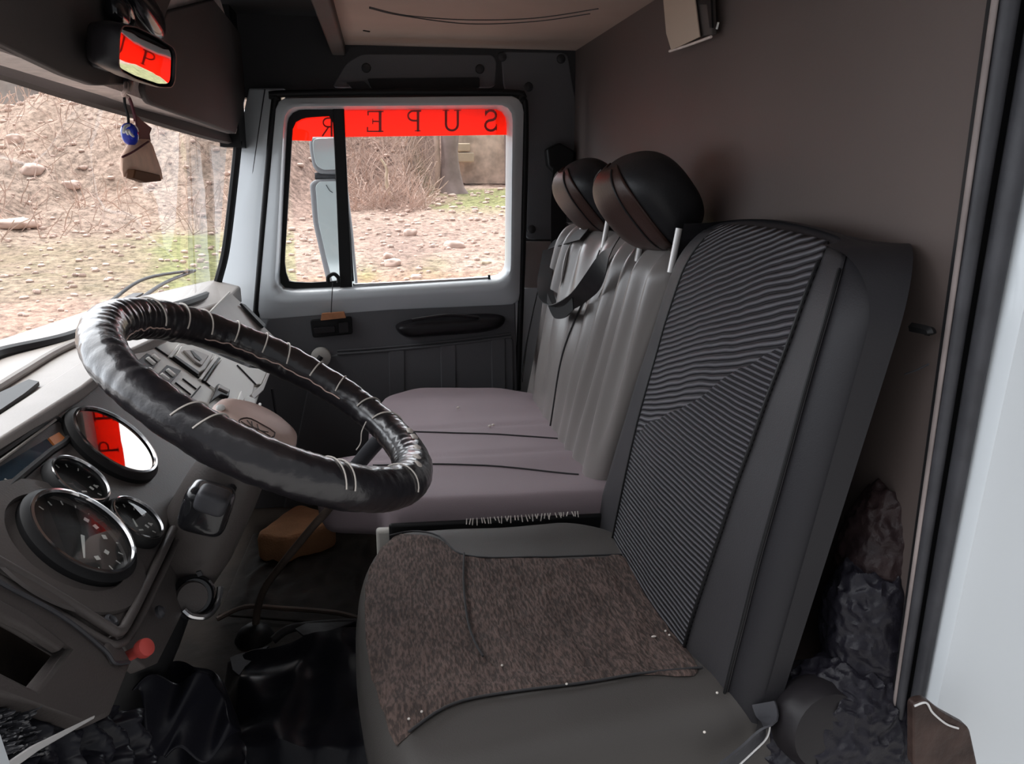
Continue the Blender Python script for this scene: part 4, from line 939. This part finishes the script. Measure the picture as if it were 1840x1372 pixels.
# ------------------------------------------------------------------ on the floor
sp_ = thing('sponge_block', 'orange brown foam sponge block lying on the floor behind the gear lever', 'sponge', P(530, 985, Z=ZF))
t_ = [P(455, 962, Z=.30), P(515, 918, Z=.30), P(540, 903, Z=.30), P(598, 925, Z=.30), P(604, 938, Z=.30), P(530, 962, Z=.30), P(512, 968, Z=.30)]
c_ = sum(t_, Vector())/len(t_)
lp = resample(rpoly(t_, .03), 60)
sm_ = rings([[Vector((p.x+(c_.x-p.x)*k, p.y+(c_.y-p.y)*k, z)) for p in lp] for z, k in ((ZF, .04), (.235, 0), (.285, -.01), (.300, .05), (.303, .14), (.303, .5), (.302, .98))])
so_ = obj('block', (([v+Vector(v)*0+Vector((0, 0, .004*N3(v, 25))) for v in sm_[0]]), sm_[1]), M['foam'], sp_, angle=60)
gl_ = thing('gear_lever', 'long brown bent gear lever rising from the floor to behind the wheel rim', 'gear lever', P(458, 1142, Z=ZF))
obj('rod', tube([P(458, 1150, Z=ZF), P(462, 1100, Y=1.70), P(474, 1060, Y=1.69), P(500, 1022, Y=1.67), P(560, 948, Y=1.62), P(592, 912, Y=1.60), P(650, 830, Y=1.50)], .0085, 12), M['rod'], gl_)
obj('sleeve', tube([P(640, 838, Y=1.50), P(665, 808, Y=1.47), P(703, 766, Y=1.43)], .0150, 14), M['seal'], gl_)
obj('floor_socket', lathe([(.045, 0), (.035, .02), (.014, .035)], P(458, 1146, Z=ZF), (0, 0, 1), 24), M['black'], gl_)
# mats and covers on the floor
def drape(nm, a, b, c, d, amp, freq, m, par, nu=110, nv=80, seed=0, base=0):
    a, b, c, d = map(Vector, (a, b, c, d))
    def f(u, v):
        p = (a*(1-u)+b*u)*(1-v)+(d*(1-u)+c*u)*v
        e = min(1, 8*min(u, 1-u, v, 1-v))
        r1 = 1-math.sqrt(noise.noise(Vector((u*freq, v*freq*.8, seed)))**2+.006)*2.2; r2 = noise.noise(Vector((u*freq*2.3, v*freq*2, seed+5)))
        p.z += (amp*(.55*r1**2+.35*r2+.3)+base)*e
        return p
    return obj(nm, grid(f, nu, nv), m, par, solid=.003)
fm = thing('floor_mat', 'worn brown black rubber mat rumpled on the passenger footwell floor', 'mat', (-.3, 1.9, ZF))
drape('mat_sheet', P(392, 1105, Z=ZF), P(690, 1130, Z=ZF), P(690, 900, Z=ZF), P(455, 960, Z=ZF), .018, 5, M['floor'], fm, seed=3)
obj('mat_edge', tube([P(390, 1112, Z=ZF+.02), P(440, 1090, Z=ZF+.03), P(500, 1092, Z=ZF+.03), P(600, 1100, Z=ZF+.03), P(650, 1112, Z=ZF+.02)], .006, 8), M['rod'], fm)
dv = thing('vinyl_cover', 'crumpled black vinyl sheet draped over the floor hump before the driver cushion', 'cover', P(480, 1260, Z=ZF))
def bx(px, py, z): return P(px, py, Z=z)
drape('draped_sheet', bx(380, 1420, .24), bx(700, 1420, .26), bx(700, 1130, .36), bx(410, 1190, .30), .045, 2.2, M['vinyl'], dv, seed=11, base=.03)
gp = colm
def gai(u, v):
    a = u*2*math.pi; c = P(318, 1235, Y=1.18).lerp(P(330, 1400, Y=1.12), v)
    r_ = (.055+.045*v)*(1+.22*math.sin(a*4+v*4)+.20*N3((math.cos(a)*1.5, math.sin(a)*1.5, v*4)))
    return c+Vector((r_*math.cos(a), r_*math.sin(a)*.8, .015*math.sin(9*v+a)))
obj('gaiter', grid(gai, 90, 50), M['vinyl'], gp)
obj('dropped_flap', grid(lambda u, v: P(238, 1240, Y=1.02).lerp(P(292, 1370, Y=.98), v)+Vector((.09*u, .06*u+.014*math.sin(v*8+u*5), .012*math.sin(u*9+v*6)-.02*u)), 30, 40), M['vinyl'], gp, solid=.003)
pc = thing('grey_card_scrap', 'torn flat grey plastic scrap lying before the vinyl sheet', 'scrap', P(440, 1190, Z=.30))
obj('scrap', slab([P(x, y, Z=.335) for x, y in ((414, 1183), (425, 1178), (484, 1162), (462, 1180), (440, 1200), (430, 1215), (418, 1205))], (0, 0, .003)), M['seal'], pc, smooth=False)
bl = thing('lever_bracket', 'dark metal pedal bracket lying across the floor beside the driver cushion', 'bracket', P(590, 1135, Z=.34))
obj('bar', tube([P(490, 1150, Z=.33), P(525, 1128, Z=.345), P(600, 1120, Z=.35), P(650, 1118, Z=.35)], .009, 10), M['darktrim'], bl)
obj('flat_blade', slab([P(x, y, Z=.36) for x, y in ((530, 1132), (550, 1122), (640, 1118), (600, 1134), (545, 1144))], (0, 0, .004)), M['seal'], bl, bevel=.001)

# ------------------------------------------------------------------ mirror and things hanging
mr = thing('rear_view_mirror', 'black framed interior mirror above the windshield reflecting a red sun strip', 'mirror', P(250, 100, X=-.36))
mc = P(260, 101, Y=1.24)
target = Vector((.12, 2.50, 1.414)); dv_ = (mc-CAM).normalized(); rr_ = (target-mc).normalized(); mn = (rr_-dv_).normalized()
# mirror plane through mc with normal mn; outline picked on that plane
mk = mn.dot(mc)
def MP(x, y, off=0): return P(x, y, n=mn, k=mk+off)
mo = [(217, 44), (240, 46), (285, 68), (308, 84), (314, 96), (312, 146), (306, 157), (285, 157), (240, 142), (214, 128), (208, 118), (210, 56)]
mo3 = resample(rpoly([MP(*p) for p in mo], .012), 80); cm = sum(mo3, Vector())/80
mi3 = resample(rpoly([MP(*p) for p in [(213, 50), (238, 52), (282, 74), (304, 88), (309, 98), (308, 144), (302, 151), (285, 151), (242, 136), (217, 123), (212, 114), (212, 58)]], .010), 80)
def scl(l, s, off): return [cm+(p-cm)*s+mn*off for p in l]
fr_ = obj('housing', rings([scl(mo3, .60, -.045), scl(mo3, .85, -.042), scl(mo3, 1.0, -.022), scl(mo3, 1.02, -.004), scl(mo3, 1.0, .003), scl(mo3, .97, .003), scl(mo3, .95, -.001)], True, True, False), M['carddark'], mr, angle=50)
obj('glass', rings([[p-mn*.0005 for p in scl(mi3, .985, .0)], [p for p in scl(mi3, .5, .0)]], True, False, True), M['mirror'], mr)
obj('arm', tube([cm-mn*.04, P(232, 40, X=-.365), P(225, 12, X=-.36), P(214, 8, X=-.366)], .009, 10), M['blackgloss'], mr)
obj('mount', blob(P(212, 20, X=-.362), .012, .03, .018, e=3), M['blackgloss'], mr)
obj('cable_cover', blob(P(262, 20, X=-.355), .018, .09, .03, Matrix.Rotation(R(-10), 3, 'X'), e=2.2), M['blackgloss'], mr)
obj('side_block', slab(rpoly([P(x, y, X=-.362) for x, y in ((176, 62), (206, 44), (214, 60), (212, 120), (208, 130), (180, 120), (174, 90))], .01), (-.015, 0, 0)), M['carddark'], mr, bevel=.005)

hk = thing('hanging_hook', 'small dark hook fixed on the header strip below the mirror', 'hook', P(226, 152, X=-.38))
obj('base', lathe([(.014, 0), (.013, .006), (.004, .009)], P(227, 148, X=-.376), (1, 0, -.2), 20), M['carddark'], hk)
obj('hook', tube([P(227, 150, X=-.366), P(226, 162, X=-.358), P(222, 170, X=-.362), P(228, 174, X=-.362)], .0035, 8), M['hub'], hk)
XO = -.362
nz = thing('blue_bead_charm', 'round blue glass bead charm with white swirl hanging by the leather pouch', 'charm', P(235, 240, X=XO))
obj('string', tube([P(223, 170, X=XO), P(225, 190, X=XO), P(230, 208, X=XO), P(231, 224, X=XO)], .0022, 6), M['black'], nz)
obj('bead', blob(P(233, 241, X=XO), .012, .011, .0165, Matrix.Rotation(R(20), 3, 'X'), e=2.2), M['bead'], nz)
obj('white_rim', tube([P(x, y, X=XO+.003) for x, y in ((222, 238), (224, 229), (232, 225), (243, 228), (247, 236))], .0022, 6), M['whiteplastic'], nz)
obj('white_swirl', tube([P(x, y, X=XO+.007) for x, y in ((230, 241), (227, 236), (231, 234), (235, 241), (243, 247))], .0017, 6), M['whiteplastic'], nz)
pu = thing('leather_pouch_charm', 'tan leather pouch charm with maroon ribbon hanging before the windshield', 'charm', P(255, 290, X=XO))
obj('string', tube([P(226, 172, X=XO), P(233, 178, X=XO), P(240, 200, X=XO), P(243, 218, X=XO)], .0026, 6), M['pouchdark'], pu)
obj('ribbon', slab([P(x, y, X=XO) for x, y in ((240, 204), (252, 216), (270, 230), (266, 241), (268, 254), (256, 252), (247, 250), (244, 230))], (.003, 0, 0)), M['pouchdark'], pu, bevel=.001)
pl_ = [[P(x, y, X=XO) for x, y in pts] for pts in (((247, 249), (266, 251)), ((232, 262), (270, 262)), ((221, 282), (277, 284)), ((220, 305), (285, 305)), ((222, 317), (291, 322)))]
prs = []
for k, (a_, b_) in enumerate(pl_):
    m_ = (a_+b_)/2; h_ = (b_-a_)/2; tk = (.006, .012, .015, .015, .010)[k]
    prs.append([m_+h_*math.cos(t)+Vector((tk*math.sin(t), 0, 0)) for t in [2*math.pi*i/24 for i in range(24)]])
pb = obj('pouch', rings(prs), M['pouch'], pu, angle=50)
obj('pouch_base', slab([P(x, y, X=XO+.017) for x, y in ((244, 304), (262, 308), (288, 314), (291, 325), (265, 328), (241, 320))], (-.012, 0, 0)), M['pouchbase'], pb, bevel=.002)
obj('pouch_cord', tube([P(220, 282, X=XO+.012), P(240, 272, X=XO+.018), P(267, 254, X=XO+.012)], .0015, 6), M['pouchdark'], pb)
wt = thing('wooden_tag', 'orange wooden tag on a thin cord from the window latch over the door handle', 'tag', P(600, 568, Y=2.40))
obj('cord', tube(px_poly([(598, 508), (596, 540), (595, 562)], Y=2.42), .0015, 6), M['seal'], wt)
obj('tag', slab(rpoly(px_poly([(578, 563), (618, 560), (622, 571), (576, 576)], Y=2.415), .003), (0, .012, 0)), M['wood'], wt, bevel=.002)

# ------------------------------------------------------------------ outside
def smst(a, b, x): t = max(0, min(1, (x-a)/(b-a))); return t*t*(3-2*t)
def hz(x, y, fine=True):
    r = math.hypot(x, y); az = math.degrees(math.atan2(x, y))
    z = -1.1+.10*max(0, min(r, 28)-8)
    r0 = 19+3.0*smst(-10, -2, az)+7*smst(1.5, 5.5, az)
    h = 4.6-2.0*smst(-12, -22, az)
    slope = max(0, r-r0)
    z += h*smst(0, 9, slope)
    z -= .10*max(0, min(slope, 9))*.3
    if fine:
        z += .10*N3((x*.35, y*.35, 0))+.06*N3((x*1.1, y*1.1, 1))+.035*N3((x*3, y*3, 2))
        z += (.35*N3((x*.5, y*.5, 4))+.2*N3((x*1.6, y*1.6, 6)))*smst(0, 3, slope)
    return z
NA, NRr = 420, 260
V = []; colr = []
def ccol(x, y, z):
    r = math.hypot(x, y); az = math.degrees(math.atan2(x, y)); n = N3((x*.5, y*.5, 0)); n2 = N3((x*2.2, y*2.2, 3)); n3 = N3((x*6, y*6, 3))
    dirt = Vector((.42, .30, .26)); tan = Vector((.50, .39, .335)); brown = Vector((.36, .26, .23)); grass = Vector((.26, .30, .12)); pink = Vector((.50, .35, .29)); olive = Vector((.27, .25, .155))
    c = dirt.lerp(tan, max(0, min(1, .5+.8*n+.5*n3)))
    c = c.lerp(brown, smst(.15, .5, n2)*.5)
    r0 = 19+3.0*smst(-10, -2, az)+7*smst(1.5, 5.5, az)
    bank = smst(-1, 1.5, r-r0)
    if az < -6:
        road = smst(14.0, 12.5, r+1.5*n); c = c.lerp(pink, road)
        gr = smst(12.5, 14.5, r+n)*smst(20.5, 18, r)*(.55+.3*n2+.4*smst(-15.5, -13.5, az)*smst(-10, -12, az)); c = c.lerp(olive.lerp(grass, smst(-17, -14, az)), max(0, min(.85, gr)))
        c = c.lerp(tan.lerp(Vector((.36, .30, .25)), .5+.5*n2), bank*.7)
    else:
        c = c.lerp(brown.lerp(dirt, .4+.5*n2), bank*smst(5.5, 3, az)*.9)
        g = smst(20.5, 23.5, r)*smst(28, 26.5, r)*smst(3.0, 5.5, az+2*n); c = c.lerp(grass, g*.8)
        for (ax_, ar, wa, wr_) in ((3.2, 14.6, 1.4, 1.0), (-1.2, 14.3, 1.0, .8)):
            c = c.lerp(grass, .6*math.exp(-((az-ax_)/wa)**2-((r-ar)/wr_)**2)*(1+n2))
        path_ = math.exp(-((az-(1.0+.30*(19-r)))/2.0)**2)*smst(22, 19, r)*smst(13.5, 15, r); c = c.lerp(Vector((.34, .25, .22)), max(0, min(1, path_*.7)))
        c = c.lerp(Vector((.50, .30, .20)), smst(16, 13.5, r+n*1.5)*.55)
    return c
for j in range(NRr):
    r = 3.5*(48/3.5)**(j/(NRr-1))
    for i in range(NA):
        az = R(-48+78*i/(NA-1)); x, y = r*math.sin(az), r*math.cos(az); z = hz(x, y); V.append(Vector((x, y, z))); colr.append(ccol(x, y, z))
F_ = [(j*NA+i, j*NA+i+1, (j+1)*NA+i+1, (j+1)*NA+i) for j in range(NRr-1) for i in range(NA-1)]
me = bpy.data.meshes.new('ground'); me.from_pydata([tuple(v) for v in V], [], F_)
ca = me.color_attributes.new('soil', 'FLOAT_COLOR', 'POINT')
for i, c in enumerate(colr): ca.data[i].color = (c.x, c.y, c.z, 1)
for p in me.polygons: p.use_smooth = True
gm = mat('dirt_bank_ground', (.4, .3, .25), .95, bump=.0); t = gm.node_tree; b = t.nodes['Principled BSDF']
at = t.nodes.new('ShaderNodeAttribute'); at.attribute_name = 'soil'
tcn = t.nodes.new('ShaderNodeTexCoord'); ng = t.nodes.new('ShaderNodeTexNoise'); ng.inputs['Scale'].default_value = 7; ng.inputs['Detail'].default_value = 8; ng.inputs['Roughness'].default_value = .75
t.links.new(tcn.outputs['Object'], ng.inputs['Vector']); rg = t.nodes.new('ShaderNodeValToRGB')
rg.color_ramp.elements[0].position = .36; rg.color_ramp.elements[0].color = (.38, .36, .34, 1); rg.color_ramp.elements[1].position = .62; rg.color_ramp.elements[1].color = (1.35, 1.3, 1.25, 1)
t.links.new(ng.outputs[0], rg.inputs[0]); mx = t.nodes.new('ShaderNodeMix'); mx.data_type = 'RGBA'; mx.blend_type = 'MULTIPLY'; mx.inputs[0].default_value = 1
t.links.new(at.outputs['Color'], mx.inputs[6]); t.links.new(rg.outputs[0], mx.inputs[7]); t.links.new(mx.outputs[2], b.inputs['Base Color'])
bp = t.nodes.new('ShaderNodeBump'); bp.inputs['Strength'].default_value = .9; bp.inputs['Distance'].default_value = .08
t.links.new(ng.outputs[0], bp.inputs['Height']); t.links.new(bp.outputs[0], b.inputs['Normal'])
link('ground', me, gm, kind='structure')
obj('ground_near', box(-12, 12, -10, 4.5, -1.3, -1.12), mat('near_dirt', (.20, .195, .19), .95), smooth=False, **ST)
def hit(px, py, fine=False):
    d = ray(px, py).normalized(); t = 3.0
    while t < 60:
        p = CAM+d*t
        if p.z < hz(p.x, p.y, fine): return p
        t += .05
    return CAM+d*45
# boulders
def boulder(px, py, wpx, hpx, label, seed, m='rock', group=None, cat='rock'):
    p = hit(px, py+hpx/2, True); s = (p-CAM).length/FPX
    rx, rz = wpx*s/2, hpx*s/2*1.25
    V_ = blob((0, 0, 0), rx, rx*.8, rz, None, 2.6, 26, 16, lambda q: .28*noise.noise(Vector((q.x*3/rx*.5+seed*7, q.y*3/rx*.5, q.z*3/rx*.5)))+.1*noise.noise(Vector((q.x*9/rx*.5, q.y*9/rx*.5+seed, q.z*9/rx*.5))))
    bmq = bpy.data.meshes.new('boulder'); bmq.from_pydata([tuple(v) for v in V_[0]], [], V_[1])
    for q in bmq.polygons: q.use_smooth = True
    o = link('boulder', bmq, M[m], None, label=label, cat=cat, group=group); o.location = p+Vector((0, 0, rz*.35)); return o
boulder(817, 437, 34, 14, 'pale flat rock right of centre on the dirt seen through the side window', 1)
boulder(706, 470, 30, 16, 'rounded pinkish rock low in the side window, largest of a pair', 2)
boulder(698, 458, 18, 10, 'smaller pale stone just behind the rounded pinkish rock', 3)
boulder(737, 416, 22, 14, 'light brown rock left of the pale flat rock on the dirt', 4)
boulder(788, 367, 12, 6, 'little pale stone on the slope below the tree trunk', 5)
boulder(873, 470, 18, 8, 'whitish stone near the right edge of the side window', 6, 'block')
boulder(812, 350, 14, 6, 'narrow pale stone at the foot of the tree trunk', 7)
boulder(748, 495, 22, 7, 'low tan stone at the bottom edge of the side window', 8)
boulder(822, 302, 10, 9, 'small pale stone leaning beside the tree trunk', 9)
boulder(882, 312, 26, 9, 'white broken stones at the foot of the far stone wall', 10, 'block')
for k, (x, y, ww, hh, lb) in enumerate(((28, 248, 22, 14, 'tan boulder high on the dirt bank at the left of the windshield'), (28, 400, 60, 14, 'broad tan stone in the dirt at far left of the windshield'), (60, 302, 30, 16, 'pale boulder in the middle of the bank at windshield left'), (130, 330, 26, 12, 'rough tan boulder on the bank left of the hanging pouch'))):
    boulder(x, y, ww, hh, lb, 20+k)
# loose stones too many to count
random.seed(12); sv = []
for k in range(900):
    az = R(random.uniform(-25, 10)); r = random.uniform(10.5, 27)
    x, y = r*math.sin(az), r*math.cos(az); s = random.uniform(.02, .07)*(r/15)
    sv.append(blob((x, y, hz(x, y)+s*.2), s, s*.8, s*.6, None, 2, 6, 5, lambda q: .35*noise.noise(Vector((k*1.3, q.x*20, q.y*20)))))
obj('scattered_stones', join(*sv), M['rock'], smooth=True, kind='stuff', label='small stones scattered all over the dirt outside', cat='stones')
# tree trunk
tb = hit(808, 345); sc_ = (tb-CAM).length/FPX
def onY(px, py): return P(px, py, Y=tb.y)
tr = thing('tree_trunk', 'thick grey tree trunk with flared foot behind the side window', 'tree', tb)
prs = []
for y_, xa, xb in ((120, 800, 826), (190, 798, 822), (240, 792, 824), (270, 794, 822), (300, 794, 826), (320, 792, 830), (338, 788, 836), (350, 785, 844)):
    a_, b_ = onY(xa, y_), onY(xb, y_); m_ = (a_+b_)/2; h_ = (b_-a_).length/2
    prs.append([m_+Vector((h_*math.cos(t), h_*.9*math.sin(t), 0))*(1+.10*math.sin(5*t+y_)) for t in [2*math.pi*i/28 for i in range(28)]])
obj('trunk', rings(prs), M['bark'], tr, angle=70)
obj('pale_limb', tube([onY(786, 350-0), onY(787, 300), onY(785, 260), onY(784, 190), onY(780, 120)], .09, 10), M['twig'], tr)
# fallen pale log and bent white branch
lg = hit(770, 332); o = obj('fallen_log', tube([P(730, 318, Y=lg.y-.3), P(750, 326, Y=lg.y-.2), P(776, 331, Y=lg.y-.1)], .05, 10), M['twig'], label='thin pale log lying on the bank left of the tree trunk', cat='log')
bb_ = hit(704, 356)
obj('bare_branch', tube([P(x, y, Y=bb_.y-.1) for x, y in ((705, 358), (697, 340), (694, 320), (695, 305), (690, 294), (684, 285))], lambda t: .055*(1-.5*t), 10), M['block'], label='bent pale bare branch standing on the brush covered bank', cat='branch')
# dead brush on the banks
random.seed(5); bv = []
def twig(p, ln, th):
    d = Vector((random.uniform(-1, 1), random.uniform(-.4, .4), random.uniform(.2, 1.2))).normalized(); q = p; pts = [p]
    for k in range(3):
        d = (d+Vector((random.uniform(-.4, .4), random.uniform(-.3, .3), random.uniform(-.25, .25)))).normalized(); q = q+d*ln/3; pts.append(q)
    return tube(pts, th, 4, sm=0)
for k in range(1500):
    az = random.uniform(-3.5, 3.2); r = random.uniform(22, 31); x, y = r*math.sin(R(az)), r*math.cos(R(az))
    bv.append(twig(Vector((x, y, hz(x, y))), random.uniform(.3, 1.1), random.uniform(.007, .016)))
for k in range(700):
    az = random.uniform(-25, -9); r = random.uniform(19, 30); x, y = r*math.sin(R(az)), r*math.cos(R(az))
    bv.append(twig(Vector((x, y, hz(x, y))), random.uniform(.2, .8), random.uniform(.006, .013)))
obj('dead_brush', join(*bv), M['twig'], smooth=False, kind='stuff', label='tangled dead brown twigs and brush over the dirt banks', cat='brush')
# limestone blocks and a stone wall at the right
wb = hit(890, 332)
def wbox(x0, x1, y0, y1, dy=0, th=.3): return slab(px_poly([(x0, y0), (x1, y0), (x1, y1), (x0, y1)], Y=wb.y+dy), (0, th, 0))
for x0, x1, y0, y1, lb in ((822, 845, 257, 272, 'upper small pale limestone block in the wall beside the trunk'), (819, 852, 274, 291, 'lower wide pale limestone block in the wall beside the trunk')):
    obj('limestone_block', wbox(x0, x1, y0, y1, -.34), M['block'], bevel=.04, label=lb, cat='stone block')
wm = mat('rough_stone_wall', (.66, .53, .45), .95, bump=.9, bscale=4, var=.3, vscale=2.2)
obj('stone_wall', slab(px_poly([(820, 150), (990, 150), (990, 334), (900, 330), (836, 330), (820, 320)], Y=wb.y), (0, .5, 0)), wm, label='rough brown stone retaining wall right of the tree trunk', cat='wall', smooth=False)
obj('fence_post', tube([P(911, 330, Y=wb.y-.3), P(910, 250, Y=wb.y-.3), P(909, 180, Y=wb.y-.3)], .08, 8), M['bark'], label='thin grey post at the right edge of the side window', cat='post')
# grey wall and white post on the bank top at the left
gw = CAM+ray(40, 186).normalized()*31
obj('grey_wall', slab([P(-260, 60, Y=gw.y), P(175, 130, Y=gw.y), P(330, 150, Y=gw.y), P(330, 270, Y=gw.y), P(0, 240, Y=gw.y), P(-260, 200, Y=gw.y)], (0, .5, 0)), M['wallstone'], smooth=False, label='grey stone wall on top of the bank at upper left', cat='wall')
obj('white_post', tube([P(88, 160, Y=gw.y-1.5), P(89, 184, Y=gw.y-1.5)], .07, 8, sm=0), M['whiteplastic'], label='short white post before the grey wall on the bank', cat='post')
# exterior mirror unit seen through the quarter light
em_ = thing('side_mirror', 'tall two part exterior mirror with painted pale reflection seen through the quarter light', 'mirror', P(590, 400, Y=2.95))
def mface(nm, pts, ins_):
    h = obj(nm, slab(rpoly(px_poly(pts, Y=2.95), .02), (0, .06, 0)), M['mirrorgrey'], em_, bevel=.01)
    obj('mirror_glass', slab(rpoly(px_poly(ins_, Y=2.945), .02), (0, .004, 0)), M['mirrorreflection'], h, bevel=.001)
mface('upper_housing', [(555, 246), (612, 244), (616, 314), (572, 312), (562, 300), (556, 270)], [(561, 249), (608, 247), (611, 304), (580, 305), (568, 297), (563, 275)])
mface('lower_housing', [(556, 330), (566, 322), (622, 320), (634, 420), (643, 520), (590, 520), (578, 470), (562, 400)], [(567, 334), (574, 326), (618, 325), (630, 420), (639, 516), (600, 516), (588, 470), (572, 400)])
obj('mirror_arm', tube([P(566, 316, Y=2.97), P(600, 317, Y=2.97), P(608, 318, Y=2.97)], .012, 10), M['seal'], em_)
obj('bracket', tube([P(606, 318, Y=2.98), P(606, 318, Y=2.66)], .010, 8, sm=0), M['seal'], em_)
obj('blemish', tube([P(586, 332, Y=2.942), P(592, 342, Y=2.942), P(598, 346, Y=2.942)], .0015, 5), M['seal'], em_)
